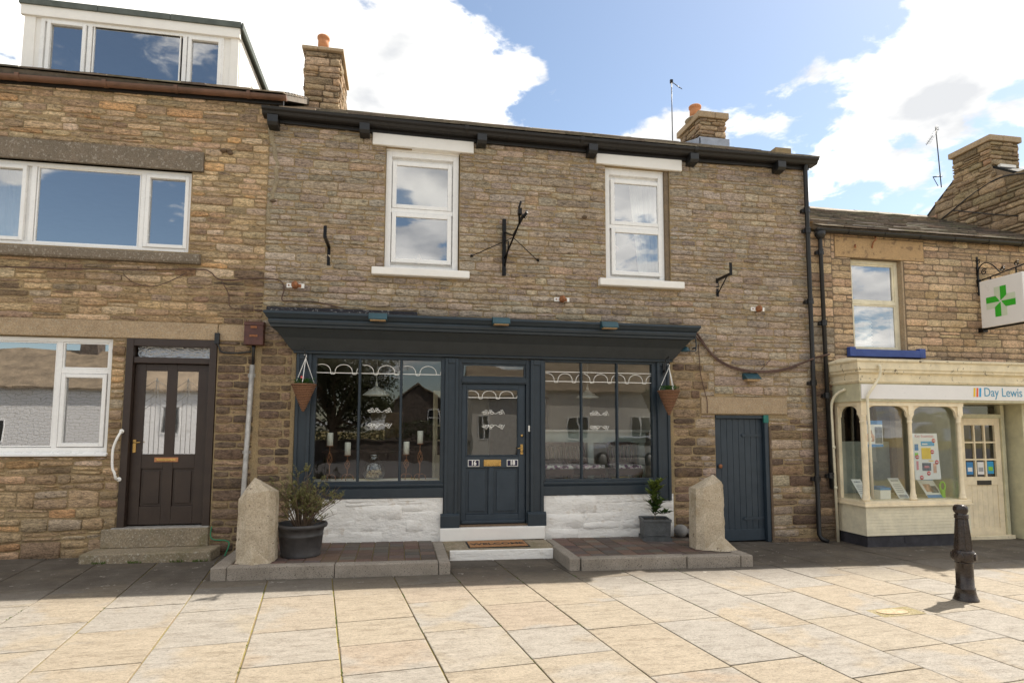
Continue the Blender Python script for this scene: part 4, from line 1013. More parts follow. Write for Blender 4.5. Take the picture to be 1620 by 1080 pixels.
f = MB(); frame(f, 7.545, 8.522, 3.0, 4.572, .065, .10, .17); f.box(7.61, 8.457, .095, .165, 3.80, 3.86)
w = f.build('sash_window', 'cream_soft', PH, bevel=.004)
for (z0, z1, yy) in ((3.86, 4.507, .12), (3.04, 3.80, .105)):
    q = MB(); frame(q, 7.61, 8.457, z0, z1, .028, yy, yy+.03); q.build('sash', 'cream_soft', w, bevel=.003); pane(7.638, 8.43, z0+.028, z1-.028, yy+.015, w)
b = MB(); b.box(7.385, 8.795, -.10, .12, 2.875, 2.997); b.box(7.36, 7.47, -.103, -.02, 2.873, 3.03); b.box(8.70, 8.82, -.103, -.02, 2.873, 3.03); b.build('sill', 'blue_sill', w, bevel=.008)
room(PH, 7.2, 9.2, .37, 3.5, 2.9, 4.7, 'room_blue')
# folded boxes and a pleated lamp shade stack behind the lower sash
b = MB()
for k in range(9): b.lathe((8.12, .5, 3.02+k*.062), [(.13, 0), (.16, .031), (.13, .062)], 12, False)
o = b.build('pleated_paper_stack', 'paper', None, loc=(8.12, .5, 3.02)); tag(o, 'tall stack of pleated white cups behind the upstairs window above the blue sill', 'paper stack')
# eaves
b = MB(); pr = [(cos(a)*.055, sin(a)*.055) for a in [pi+i*pi/8 for i in range(9)]]+[(.047, 0), (-.047, 0)]
b.prism([(-.10+p, 5.0+q) for p, q in pr], 6.80, PX1+1.4, 'x')
for x in (7.4, 8.1, 8.8, 9.5, 10.2, 10.9): b.prism([(-.10+p*1.15, 5.0+q*1.15) for p, q in pr[:9]]+[(.01, 5.03), (.01, 4.97)], x, x+.035, 'x')
b.build('gutter', 'black', PH)
roof(PH, 6.86, PX1+.0, 5.03, -.14, 2.7, .515, 8)
downpipe('downpipe', PH, 6.90, -.075, 4.80, .62, .034, 'black', [4.6, 3.4, 2.2, .9], head=(-.02, -.03, .17), shoe=False, lean=.03)
b = MB(); b.lathe((6.885, -.10, 4.83), [(.05, 0), (.085, .06), (.09, .12)], 12); b.v = [(x, y, z) for x, y, z in b.v]; b.build('pipe_hopper', 'black', PH)
# shopfront: bay projecting .6 m
YB = -.60; X1, X2 = 7.10, 8.98
b = MB(); b.m = 0; b.box(X1, X2, YB, .0, .03, .47)
for k in range(9): b.box(X1-.004, X2+.004, YB-.006, -.01, .035+k*.048, .035+k*.048+.043)
b.m = 1; b.box(X1+.02, X2-.02, YB+.02, .0, -.2, .03); b.box(7.78, 8.02, YB+.012, YB+.025, -.10, .0)
b.build('stall_riser', ['cream_soft', 'plinth_black'], PH)
b = MB(); b.box(X1-.05, X2+.03, YB-.05, -.0, .472, .50); b.box(X1-.03, X2+.01, YB-.03, -.0, .50, .555); b.build('window_sill', 'cream', PH, bevel=.006)
def column(x, y, name='column'):
    b = MB(); b.lathe((x, y, .556), [(.055, 0), (.055, .035), (.042, .05), (.05, .075), (.038, .10), (.033, .2), (.031, 1.15), (.03, 1.2), (.04, 1.215), (.04, 1.235), (.032, 1.25), (.045, 1.30), (.05, 1.33)], 18); b.box(x-.047, x+.047, y-.047, y+.047, 1.886, 2.045)
    return b.build(name, 'cream', BW)
b = MB(); b.box(X1, X2, YB, YB+.07, 2.03, 2.10); b.box(X1, X1+.07, YB+.07, -.0, 2.03, 2.10); b.box(X1+.0, X1+.06, -.07, -.0, .556, 2.03); b.box(X2-.07, X2, YB+.07, .6, 2.03, 2.10); b.box(X1+.10, X1+.145, YB+.07, YB+.11, .556, 2.03)
BW = b.build('bay_window', 'cream', PH, bevel=.004)
cols = [(X1+.04, YB+.045), (7.995, YB+.045), (8.91, YB+.045)]
for c in cols: column(*c)
def spandrel(p, q, z=2.03, r=.15):
    """pair of curved brackets between two columns under the head"""
    for (s_, t) in ((p, q), (q, p)):
        sv = Vector(s_); d = (Vector(t)-sv).normalized(); 
        pts = [(.045, 0), (.045, -r*1.15)]+[(.045+.012, -r*1.15), (.06, -r*.95)]+[(.06+r*1.15*(1-cos(a)), -r*.95+r*.95*sin(a)) for a in [i*pi/14 for i in range(1, 8)]]
        n_ = Vector((-d.y, d.x)); vs = []
        for o_ in (-.018, .018):
            for (u, w_) in pts: P2 = sv+d*u+n_*o_; vs.append((P2.x, P2.y, z+w_))
        n = len(pts); b = MB(); b.add(vs, [tuple(range(n)), tuple(range(2*n-1, n-1, -1))]+[(i, i+n, (i+1) % n+n, (i+1) % n) for i in range(n)], False); b.build('arched_bracket', 'cream', BW)
spandrel(cols[0], cols[1]); spandrel(cols[1], cols[2]); spandrel((X1+.04, YB+.045), (X1+.04, -.03))
for (a, c) in ((7.18, 7.955), (8.035, 8.87)): pane(a-.03, c+.03, .556, 2.03, YB+.10, BW, 'glass_shop')
b = MB(); b.box(X1+.06, X1+.066, YB+.09, -.06, .556, 2.03); b.build('pane', 'glass_shop', BW); b = MB(); b.box(X2-.10, X2-.094, YB+.09, .35, .556, 2.03); b.build('pane', 'glass_shop', BW)
b = MB(); b.box(X1+.07, X2-.07, YB+.11, .5, .48, .56); b.build('display_shelf', 'cream', BW)
# fascia, sign panel, cornice
b = MB(); b.box(7.06, 11.3, YB-.03, .0, 2.10, 2.40); b.build('fascia', 'sage', PH)
b = MB(); b.box(7.075, 11.3, YB-.05, YB-.031, 2.135, 2.365); SG = b.build('sign_board', 'sign_white', PH, bevel=.003)
for k, mname in enumerate(('yellow', 'orange', 'sky_blue')):
    b = MB(); x = 9.125+k*.055; b.prism([(x, 2.19), (x+.034, 2.19), (x+.048, 2.335), (x+.014, 2.335)], YB-.054, YB-.0505, 'y'); b.build('logo_bar', mname, SG)
text('lettering', 'Day Lewis', .205, (9.325, YB-.0525, 2.262), 'logo_text', SG, align='LEFT', sx=.88)
b = MB()
def pring(x0, y, z): return [(x0, .012, z), (x0, y, z), (11.35, y, z), (11.35, .012, z)]
loft(b, [pring(7.04, YB-.055, 2.385), pring(7.02, YB-.07, 2.41), pring(7.02, YB-.07, 2.43), pring(7.04, YB-.05, 2.44), pring(7.04, YB-.05, 2.52), pring(6.99, YB-.10, 2.55), pring(6.99, YB-.10, 2.575), pring(6.965, YB-.12, 2.60), pring(6.965, YB-.12, 2.70), pring(6.94, YB-.145, 2.72), pring(6.94, YB-.145, 2.74), pring(7.2, -.2, 2.83)])
b.build('cornice', 'cream_worn', PH)
b = MB(); r = random.Random(9); x = 8.2
while x < 11.3: w_ = r.uniform(.05, .22); b.box(x, x+w_, -.16, .0, 2.80, 2.83+r.uniform(0, .04)); x += w_+r.uniform(-.01, .04)
b.build('broken_flashing', 'bark', PH, bevel=.006)
# recessed entrance
b = MB(); b.box(8.98, 9.0, YB+.10, .9, -.2, 2.10); b.quad((9.0, YB, 2.098), (11.3, YB, 2.098), (11.3, .9, 2.098), (9.0, .9, 2.098)); b.build('entrance_lining', 'cream_soft', PH)
DY = -.06
b = MB(); b.box(9.28, 9.42, DY-.03, DY+.08, -.17, 2.09); b.box(10.27, 10.34, DY-.03, DY+.08, -.17, 2.09); b.box(9.42, 10.27, DY-.03, DY+.08, 1.86, 1.93)
ED = b.build('shop_door_frame', 'sage', PH, bevel=.004)
pane(9.42, 10.27, 1.93, 2.09, DY+.03, ED, 'glass_shop', 'fanlight'); b = MB(); b.box(9.0, 9.28, DY, DY+.04, -.17, 2.09); b.build('side_panel', 'cream', ED)
b = MB(); y0, y1 = DY, DY+.045
b.box(9.43, 9.535, y0, y1, -.12, 1.86); b.box(10.16, 10.265, y0, y1, -.12, 1.86); b.box(9.535, 10.16, y0, y1, 1.74, 1.86); b.box(9.535, 10.16, y0, y1, .72, .86); b.box(9.535, 10.16, y0, y1, -.12, .0)
for k in range(6): x = 9.535+k*.1042; b.box(x+.0015, x+.1027, y0+.012, y1-.01, .0, .72)
for k in (1, 2): x = 9.535+k*.2083; b.box(x-.014, x+.014, y0+.004, y1, .86, 1.74); z = .86+k*.2933; b.box(9.535, 10.16, y0+.005, y1-.001, z-.014, z+.014)
CD = b.build('shop_door', 'cream', PH, bevel=.003)
pane(9.535, 10.16, .86, 1.74, DY+.03, CD, 'glass_shop')
b = MB(); b.box(9.74, 10.02, DY-.012, DY, .725, .80); b.build('letterbox', 'black', CD)
for i, (x, mname, z) in enumerate(((9.57, 'poster_blue', .90), (9.79, 'paper', .90), (9.99, 'sky_blue', .91))):
    b = MB(); b.box(x, x+.13, DY+.022, DY+.026, z, z+.21); b.m = 1; b.box(x+.02, x+.11, DY+.019, DY+.0215, z+.05, z+.12); o = b.build('door_notice', [mname, ['paper', 'grey_ink', 'lime'][i]], None, loc=(x, DY, z)); tag(o, ['dark blue notice in the lower left pane of the cream shop door', 'white notice in the lower middle pane of the cream shop door', 'light blue and green notice in the lower right pane of the cream shop door'][i], 'notice', 'notices on the cream shop door')
b = MB(); b.box(9.4, 10.32, DY-.12, DY-.031, -.175, -.11); b.build('doorstep', 'cream_worn', PH, bevel=.006)
b = MB(); b.box(10.42, 10.66, -.34, .0, -.2, 2.098); b.box(10.47, 10.61, -.352, -.341, .2, .95); b.box(10.47, 10.61, -.352, -.341, 1.05, 1.95); b.box(10.66, 11.35, -.25, .0, -.2, 2.098); b.build('pier', 'sage', PH, bevel=.006)
# shop interior of the chemist
room(PH, 7.15, 11.2, .02, 3.6, -.1, 2.3, 'room_dark', 'floorboards')
b = MB(); b.box(7.25, 8.85, .55, .6, .5, 1.45); b.build('display_backing', 'sagetable', PH); b = MB(); b.box(8.25, 8.38, .0, .1, .5, 2.1); b.box(8.6, 8.66, .5, .9, .5, 2.1); b.build('interior_post', 'lintel_brown', PH)
# pale waste pipe down the corner of the bay
b = MB(); b.tube(bez([(7.32, YB-.14, 2.66), (7.33, YB-.16, 2.60), (7.32, YB-.13, 2.45), (7.16, YB-.09, 2.20), (7.15, YB-.075, 2.08), (7.16, YB-.075, 1.6)], 6)+[(7.165, YB-.075, .60)], .021, 10); b.build('waste_pipe', 'cream_soft', PH)
b = MB(); b.tube(bez([(7.03, -.35, 2.30), (6.98, -.2, 2.22), (6.97, -.10, 2.05), (6.975, -.09, 1.7)], 6)+[(7.0, -.09, G(7)+.0)], .022, 10); b.lathe((6.985, -.09, 1.35), [(.03, 0), (.03, .04)], 10); b.lathe((6.99, -.09, .7), [(.03, 0), (.03, .04)], 10); b.build('waste_pipe', 'cream_soft', PH)

# ---- things in the chemist's window
def note(o, label, cat, group=None): return tag(o, label, cat, group)
GY = YB+.115
b = MB(); b.box(7.24, 7.56, GY, GY+.004, 1.385, 1.80); b.m = 1; b.box(7.24, 7.56, GY-.003, GY-.0005, 1.74, 1.80); b.box(7.24, 7.56, GY-.003, GY-.0005, 1.385, 1.43); b.m = 2
P_ = [(7.27, 1.47), (7.40, 1.47), (7.41, 1.55), (7.37, 1.60), (7.36, 1.65), (7.32, 1.66), (7.30, 1.61), (7.26, 1.56)]; b.prism(P_, GY-.0035, GY-.001, 'y'); b.m = 3; b.box(7.42, 7.55, GY-.003, GY-.0005, 1.44, 1.70); b.m = 0; b.box(7.30, 7.36, GY-.005, GY-.0036, 1.49, 1.53)
o = b.build('poster', ['paper', 'poster_blue', 'poster_skin', 'poster_dark'], None, loc=(7.24, GY, 1.385)); note(o, 'blue and white health poster in the left pane of the cream bay window', 'poster')
pt = thing('poster', 'large white offers poster with red price dots, slightly skewed in the bay window', 'poster', (8.07, GY, .85))
b = MB(); b.add([(8.085, GY, 1.60), (8.56, GY, 1.60), (8.60, GY, .87), (8.12, GY, .86), (8.085, GY+.004, 1.60), (8.56, GY+.004, 1.60), (8.60, GY+.004, .87), (8.12, GY+.004, .86)], [(0, 1, 2, 3), (7, 6, 5, 4), (0, 4, 5, 1), (1, 5, 6, 2), (2, 6, 7, 3), (3, 7, 4, 0)]); b.build('sheet', 'paper', pt)
text('heading', 'Key Essentials', .062, (8.32, GY-.001, 1.555), 'pink_ink', pt)
for (x0, x1, z0, z1, mm) in ((8.25, 8.50, 1.40, 1.475, 'sky_blue'), (8.255, 8.43, 1.19, 1.37, 'yellow'), (8.255, 8.42, 1.005, 1.13, 'poster_dark'), (8.13, 8.20, 1.33, 1.43, 'poster_blue'), (8.13, 8.19, 1.24, 1.29, 'lime'), (8.27, 8.37, 1.42, 1.44, 'paper'), (8.38, 8.47, 1.155, 1.17, 'yellow'), (8.15, 8.19, 1.02, 1.16, 'pink_ink'), (8.46, 8.52, .97, 1.12, 'poster_skin')):
    b = MB(); y_ = GY-.004 if mm == 'paper' else GY-.002; b.box(x0, x1, y_-.001, y_, z0, z1); b.build('picture', mm, pt)
b = MB(); b.lathe((0, 0, 0), [(.055, 0), (.055, .001)], 20, sy=.33); b.v = [(8.335+x, GY-.0045-z, 1.065+y) for x, y, z in b.v]; b.build('picture', 'pink_ink', pt)
for (x, z) in ((8.49, 1.485), (8.17, 1.225), (8.455, 1.305), (8.53, 1.14), (8.37, .965), (8.235, .90)):
    b = MB(); b.lathe((0, 0, 0), [(.034, 0), (.034, .0015)], 18); b.v = [(x+p, GY-.0035-s_, z+q) for p, q, s_ in b.v]; b.build('price_dot', 'red', pt)
    b = MB(); b.box(x-.02, x-.003, GY-.0065, GY-.0055, z-.008, z+.008); b.box(x+.003, x+.02, GY-.0065, GY-.0055, z-.008, z+.008); b.build('price', 'paper', pt)
def lean(x0, w_, h_, y, mats, name, label, cat, tilt_=.16, sk=.06, deco=()):
    b = MB(); z = .562; b.add([(x0+sk, y, z), (x0+w_+sk, y, z), (x0+w_, y+tilt_, z+h_), (x0, y+tilt_, z+h_), (x0+sk, y+.006, z), (x0+w_+sk, y+.006, z), (x0+w_, y+tilt_+.006, z+h_), (x0, y+tilt_+.006, z+h_)], [(0, 1, 2, 3), (7, 6, 5, 4), (0, 4, 5, 1), (1, 5, 6, 2), (2, 6, 7, 3), (3, 7, 4, 0)], False)
    for (u0, u1, v0, v1, k) in deco:
        b.m = k; q = [Vector((x0+sk*(1-v)+w_*u, y+tilt_*v-.003, z+h_*v)) for u, v in ((u0, v0), (u1, v0), (u1, v1), (u0, v1))]; b.add(q, [(0, 1, 2, 3)], False)
    return note(b.build(name, mats, None, loc=(x0, y, z)), label, cat)
lines = [(.15, .85, .84, .90, 1)]+[(.15, .8, .30+k*.09, .33+k*.09, 1) for k in range(5)]+[(.12, .88, .05, .18, 1)]
lean(7.17, .17, .30, YB+.22, ['paper', 'grey_ink'], 'leaflet', 'white printed leaflet leaning at the left end of the cream bay window', 'leaflet', deco=lines)
lean(7.86, .20, .31, YB+.24, ['paper', 'grey_ink'], 'leaflet', 'white printed leaflet leaning behind the middle column of the bay window', 'leaflet', deco=lines)
b = MB(); b.box(7.56, 7.75, YB+.22, YB+.38, .561, .70); b.m = 1; b.prism([(YB+.215, .70), (YB+.215, .735), (YB+.385, .755), (YB+.385, .70)], 7.555, 7.755, 'x'); note(b.build('leaflet_box', ['paper', 'poster_blue'], None, loc=(7.56, YB+.22, .561)), 'white box with a blue lid on the bay window shelf', 'box')
lean(8.40, .30, .30, YB+.24, ['paper', 'poster_blue', 'poster_skin', 'poster_dark'], 'show_card', 'picture show card with blue edges at the right end of the bay window', 'show card', deco=[(0, 1, .9, 1, 1), (0, 1, 0, .15, 1), (.15, .6, .3, .7, 2), (.45, .9, .25, .6, 3)])
b = MB(); b.m = 0; b.tube([(8.76+.05*cos(a), YB+.26, .74+.07*sin(a)) for a in [i*2*pi/16 for i in range(16)]], .016, 6, closed=True); b.box(8.73, 8.79, YB+.24, YB+.28, .561, .68); note(b.build('green_dispenser', 'lime', None, loc=(8.76, YB+.26, .561)), 'small lime green ring shaped dispenser beside the picture show card', 'dispenser')

# ---- projecting sign with its scroll bracket
sg = thing('hanging_sign', 'white square sign with a green cross hanging from a black scroll bracket', 'hanging sign', (10.06, 0, 4.1))
b = MB(); b.box(10.0, 10.12, -.845, -.09, 3.425, 4.245); b.build('sign_box', 'sign_white', sg, bevel=.006)
cy_, cz_ = -.455, 3.835
def S(poly, mm, dx=0):
    b = MB(); b.prism([(cy_-p, cz_+q) for p, q in poly], 9.9965-dx, 9.9995, 'x'); b.build('cross_arm', mm, sg)
a_, w_ = .255, .105
arms = [((0, 0), (w_*.95, .07), (w_*.95, a_), (0, a_), 'g'), ((0, 0), (0, a_), (-w_*.95, a_), (-w_*.95, .09), 'p')]
def rotp(p, k):
    for _ in range(k): p = (p[1], -p[0])
    return p
for k in range(4):
    S([rotp(p, k) for p in ((.0, .012), (w_, .085), (w_, a_), (0, a_))], 'sign_green'); S([rotp(p, k) for p in ((-.004, .012), (-.004, a_), (-w_, a_), (-w_, .115))], 'sign_pale')
b = MB(); X = 10.06; b.box(X-.016, X+.016, -.03, .0, 4.02, 4.72); b.box(X-.03, X+.03, -.05, .012, 4.24, 4.31); b.tube([(X, -.02, 4.275), (X, -1.05, 4.40)], .012, 8)
def spiral(c, r0, r1, turns, ph, n=26): return [(X, c[0]+(r0+(r1-r0)*i/n)*cos(ph+turns*2*pi*i/n), c[1]+(r0+(r1-r0)*i/n)*sin(ph+turns*2*pi*i/n)) for i in range(n+1)]
b.tube(bez([(X, -.02, 4.36), (X, -.06, 4.52), (X, -.17, 4.575), (X, -.30, 4.50), (X, -.42, 4.35)], 6), .010, 7); b.tube(spiral((-.14, 4.42), .012, .055, 1.4, 0), .009, 6)
for y, z in ((-.48, 4.385), (-.72, 4.42), (-.98, 4.46)): b.tube(spiral((y, z), .012, .045, 1.3, .5), .009, 6)
b.tube(spiral((-.05, 4.62), .01, .04, 1.2, 1), .008, 6); b.tube([(X, -.25, 4.30), (X, -.25, 4.245)], .012, 6); b.tube([(X, -.70, 4.355), (X, -.70, 4.245)], .012, 6); b.build('scroll_bracket', 'iron', sg)
b = MB(); b.box(X-.02, X+.02, -.80, .0, 3.395, 3.42); b.box(X-.05, X+.05, -.10, .0, 3.36, 3.43); b.build('lower_bracket', 'iron', sg)

# ------------------------------------------------------------------ neighbouring gable at far right
NH = thing('gable_house', 'taller stone house beyond the chemist showing its mossy gable wall and big square chimney', 'house', (13.5, 2, G(13)))
NX = PX1+.02
prof = [(-.1, 6.17), (1.1, 6.98), (2.0, 7.04), (3.2, 6.08), (5.4, 4.3)]
mb = MB(); mb.m = 0; mb.prism([(-.1, -.3)]+prof+[(5.4, -.3)], NX, NX+6, 'x'); mb.m = 1
def clipg(u, v):
    for (a, za), (c, zc) in zip(prof, prof[1:]):
        if a <= u <= c: return v < za+(zc-za)*(u-a)/(c-a)-.03
    return False
stones(mb, -.1, 4.2, 4.9, 7.1, [], (.10, .17), (.16, .45), 'gable', 71, mp=lambda u, v, w: (NX-w, u, v), d=.03, clip=clipg)
stones(mb, NX, NX+3, 4.9, 6.1, [], (.10, .17), (.16, .45), 'gable', 72, mp=lambda u, v, w: (u, -.1-w, v), d=.03)
mb.build('wall', ['mortar_dark', 'stone'], NH)
b = MB(); b.prism([(-.22, 6.16), (1.1, 7.03), (2.0, 7.09), (2.4, 6.8), (5.4, 4.4), (5.4, 4.2), (2.0, 6.99), (1.1, 6.94), (-.22, 6.07)], NX+.01, NX+6, 'x'); b.col = (.2, .16, .12); b.build('roof', 'slate', NH)
chimney(NH, NX-.01, NX+.68, 1.10, 1.98, 6.6, 7.68, 73, [], cap=.12, capw=.05, pal='gable')
b = MB(); b.box(NX+.12, NX+.5, 1.02, 1.09, 6.99, 7.05); b.build('white_flashing', 'white_paint', NH)
b = MB(); r = random.Random(2); b.tube(bez([(NX-.03, 3.0, 6.10), (NX-.04, 2.2, 6.35), (NX-.04, 1.5, 6.60), (NX-.04, .9, 6.70), (NX-.04, .3, 6.55)], 6), .012, 5); b.tube([(NX-.04, 2.0, 6.42), (NX-.04, 1.2, 6.05), (NX-.04, .6, 5.8)], .01, 5); b.build('gable_cable', 'black', NH)

# ------------------------------------------------------------------ aerials
def aerial(x, y, z0, z1, label, kind):
    t = thing('television_aerial', label, 'aerial', (x, y, z0))
    b = MB(); b.tube([(x, y, z0), (x, y, z1)] if kind else [(x+.06, y, z0), (x, y, z1)], .011, 7); b.build('mast', 'iron', t)
    b = MB(); 
    if kind:
        b.tube([(x, y, z1-.02), (x+.12, y-.25, z1-.32)], .006, 5)
        for k in range(6): q = Vector((x+.01+.02*k, y-.04*k, z1-.03-.05*k)); b.tube([q+Vector((-.06, -.03, 0)), q+Vector((.06, .03, 0))], .004, 4)
        b.box(x-.03, x+.03, y-.02, y+.02, z1-.06, z1+.02)
    else:
        b.tube([(x+.05, y, z1-.04), (x-.42, y-.15, z1-.52)], .006, 5)
        for k in range(9): q = Vector((x+.02-.045*k, y-.015*k, z1-.07-.05*k)); b.tube([q+Vector((0, -.07, -.02)), q+Vector((0, .07, .02))], .0035, 4)
        for k in range(3): b.tube([(x-.05+k*.03, y-.05, z1-.1), (x+.05, y+.05-k*.03, z1+.05)], .005, 4)
    b.build('antenna', 'iron', t)
    b = MB(); b.tube([(x-.14, y, z0+.22), (x+.10, y, z0+.26)], .012, 6); b.tube([(x-.14, y, z0+.22), (x-.02, y, z0+.02)], .008, 6); b.build('clamp', 'iron', t)
aerial(5.84, 3.16, 7.60, 9.38, 'thin upright television aerial beside the middle chimney with the orange pot', 1)
aerial(11.62, 2.15, 6.98, 8.36, 'slender leaning television aerial on the left of the big gable chimney', 0)

# ================================================================== RAISED FORECOURT
def kerbs(parent, segs, seed):
    r = random.Random(seed)
    for (x0, x1, y0, y1) in segs:
        b = MB(); b.box(x0+.003, x1-.003, y0+.002, y1-.002, -.09, .147+r.uniform(-.003, .003)); b.tilt(); b.build('kerb_stone', 'granite', parent, bevel=.014)
def pavers(parent, x0, x1, y0, y1, seed, s=.205):
    mb = MB(); r = random.Random(seed); nx = int(round((x1-x0)/s)); ny = int(round((y1-y0)/s)); sx = (x1-x0)/nx; sy = (y1-y0)/ny
    for i in range(nx):
        for j in range(ny):
            g_ = .004; a, c, e, f = x0+i*sx+g_, x0+(i+1)*sx-g_, y0+j*sy+g_, y0+(j+1)*sy-g_; dz = r.uniform(-.002, .002)
            base = r.choice(((.125, .078, .058), (.10, .072, .058), (.14, .085, .062), (.115, .093, .078))); mb.col = cshift(base, r, .22)
            v = []
            for ins, z in ((0, .09), (0, .128), (.006, .134)):
                for (X, Y) in ((a+ins, e+ins), (c-ins, e+ins), (c-ins, f-ins), (a+ins, f-ins)): v.append((X, Y, z+dz+r.uniform(-.001, .001)))
            fs = [(8, 9, 10, 11)]+[(q+k, q+(k+1) % 4, q+4+(k+1) % 4, q+4+k) for q in (0, 4) for k in range(4)]
            mb.add(v, fs, False)
    mb.tilt(); mb.build('brick_paving', 'paver', parent)
    b = MB(); b.box(x0, x1, y0, y1, -.05, .122); b.tilt(); b.build('paving_bed', 'joint', parent)
TL = thing('raised_terrace', 'raised brick paved strip with granite kerbs in front of the left shop window', 'terrace', (-.7, -.8, G(-.7)))
kerbs(TL, [(-2.035, -1.86, -1.52, .0), (-1.86, -.69, -1.53, -1.38), (-.69, .505, -1.535, -1.385), (.505, .648, -1.53, -.76)], 1); pavers(TL, -1.86, .505, -1.38, -.03, 4)
b = MB(); b.box(.505, .648, -.757, -.12, -.05, .14); b.tilt(); b.build('kerb_stone', 'granite', TL, bevel=.01)
TR = thing('raised_terrace', 'raised brick paved strip with granite kerbs in front of the right shop window', 'terrace', (3.3, -.8, G(3.3)))
kerbs(TR, [(2.112, 2.262, -1.53, -.68), (2.262, 3.66, -1.56, -1.40), (3.66, 4.40, -1.58, -1.42), (4.40, 4.57, -1.59, -.9), (4.42, 4.57, -.9, -.03)], 2); pavers(TR, 2.262, 4.40, -1.40, -.03, 5)
b = MB(); b.box(2.155, 2.262, -.677, -.12, -.05, .14); b.tilt(); b.build('kerb_stone', 'granite', TR, bevel=.01)
S1 = thing('entrance_step', 'low grey slab step with a whitewashed front edge below the shop door', 'step', (1.38, -.45, G(1.4)))
b = MB(); b.box(.652, 2.15, -.745, -.10, .02, .13); b.tilt(); b.build('tread', 'step', S1, bevel=.006)
b = MB(); b.box(.70, 2.105, -.775, -.70, -.03, .128); b.tilt(); b.build('riser', 'whitewash', S1, bevel=.01)

# ================================================================== OBJECTS
from mathutils import noise as _n
def stonepost(name, label, poly, z0, ztop, spur, mat, seed, loc, ridge):
    """upright kerbside post: chamfered plan, pitched top, spur at the foot"""
    import bmesh
    n = len(poly); mb = MB(); lev = 14; vs = []
    for k in range(lev+1):
        t = k/lev
        for (x, y) in poly:
            zt = ztop(x, y); sc_ = 1-.05*t; vs.append((loc[0]+x*sc_, loc[1]+y*sc_, z0+(zt-z0)*t))
    fs = [(k*n+i, k*n+(i+1) % n, (k+1)*n+(i+1) % n, (k+1)*n+i) for k in range(lev) for i in range(n)]
    b0 = len(vs); rp = [(loc[0]+x*.95, loc[1]+y*.95, z) for x, y, z in ridge]; vs += rp; e = lev*n
    if len(rp) == 1: fs += [(e+i, e+(i+1) % n, b0) for i in range(n)]
    mb.add(vs, fs, False)
    mb.add([(loc[0]+x, loc[1]+y, z) for x, y, z in spur], [(0, 1, 3), (1, 2, 3), (0, 3, 4), (2, 5, 3), (4, 3, 5)], False)
    o = mb.build(name, mat, None, loc=loc)
    bm = bmesh.new(); bm.from_mesh(o.data); bmesh.ops.triangulate(bm, faces=[f for f in bm.faces if len(f.verts) > 4]); bmesh.ops.subdivide_edges(bm, edges=bm.edges, cuts=3, use_grid_fill=True)
    for v in bm.verts:
        p = v.co+Vector((seed, 0, 0)); d = _n.noise(p*7)*.010+_n.noise(p*22)*.005+_n.noise(p*50)*.002; v.co += (v.normal if v.normal.length > .1 else Vector((0, 0, 1)))*d
    for f in bm.faces: f.smooth = True
    bm.normal_update(); bm.to_mesh(o.data); bm.free(); md = o.modifiers.new('edges', 'EDGE_SPLIT'); md.split_angle = radians(32)
    tag(o, label, 'stone post'); return o
zl = G(-1.6)+.14
PLY = [(-.215, .15), (-.215, -.07), (-.10, -.15), (.155, -.13), (.215, -.04), (.215, .15)]
stonepost('stone_post', 'left of the two pale old stone posts, leaning against the pot with the twiggy shrub', PLY, zl, lambda x, y: .92-.10*max(0, -(x+.06))/.15-.04*abs(y) if x < -.02 else .98-(x)*.42,
          [(-.225, -.10, zl), (.01, -.29, zl), (.19, -.16, zl), (-.04, -.14, zl+.21), (-.22, .02, zl), (.2, -.02, zl)], 'post_stone', 1.3, (-1.62, -1.18, zl), [(-.05, -.0, 1.065)])
zr = G(4.25)+.14
PR = [(-.235, .14), (-.235, -.07), (-.15, -.14), (.12, -.14), (.215, -.03), (.215, .14)]
stonepost('stone_post', 'right of the two pale old stone posts, standing near the blue plank door', PR, zr, lambda x, y: .84+.10*max(0, min(1, (x+.235)/.3)) if x < .15 else .88,
          [(-.14, -.16, zr), (.10, -.29, zr), (.30, -.19, zr), (.10, -.13, zr+.20), (-.2, -.1, zr), (.25, -.02, zr)], 'post_stone', 5.7, (4.25, -1.05, zr), [(.06, -.03, 1.03)])

# pot with shrub
PT = thing('potted_shrub', 'twiggy grey green shrub in a round charcoal tub beside the left stone post', 'potted plant', (-1.165, -.86, G(-1.1)+.135))
cx, cy, cz = -1.165, -.86, G(-1.1)+.135
b = MB(); b.lathe((cx, cy, cz), [(.235, 0), (.243, .012), (.235, .03), (.248, .11), (.262, .24), (.268, .245), (.268, .265), (.264, .27), (.28, .34), (.31, .35), (.318, .375), (.31, .395), (.285, .395), (.27, .36), (.26, .33)], 48, cap=False); b.add([(cx+.23*cos(a), cy+.23*sin(a), cz+.005) for a in [i*2*pi/24 for i in range(24)]], [tuple(range(24))]); b.build('pot', 'pot_grey', PT)
b = MB(); b.lathe((cx, cy, cz+.33), [(.27, 0), (.2, .012), (.08, .02), (.0, .015)], 24, cap=False); b.build('soil', 'soil', PT)
st_, lf = MB(), MB(); r = random.Random(12); tips = []
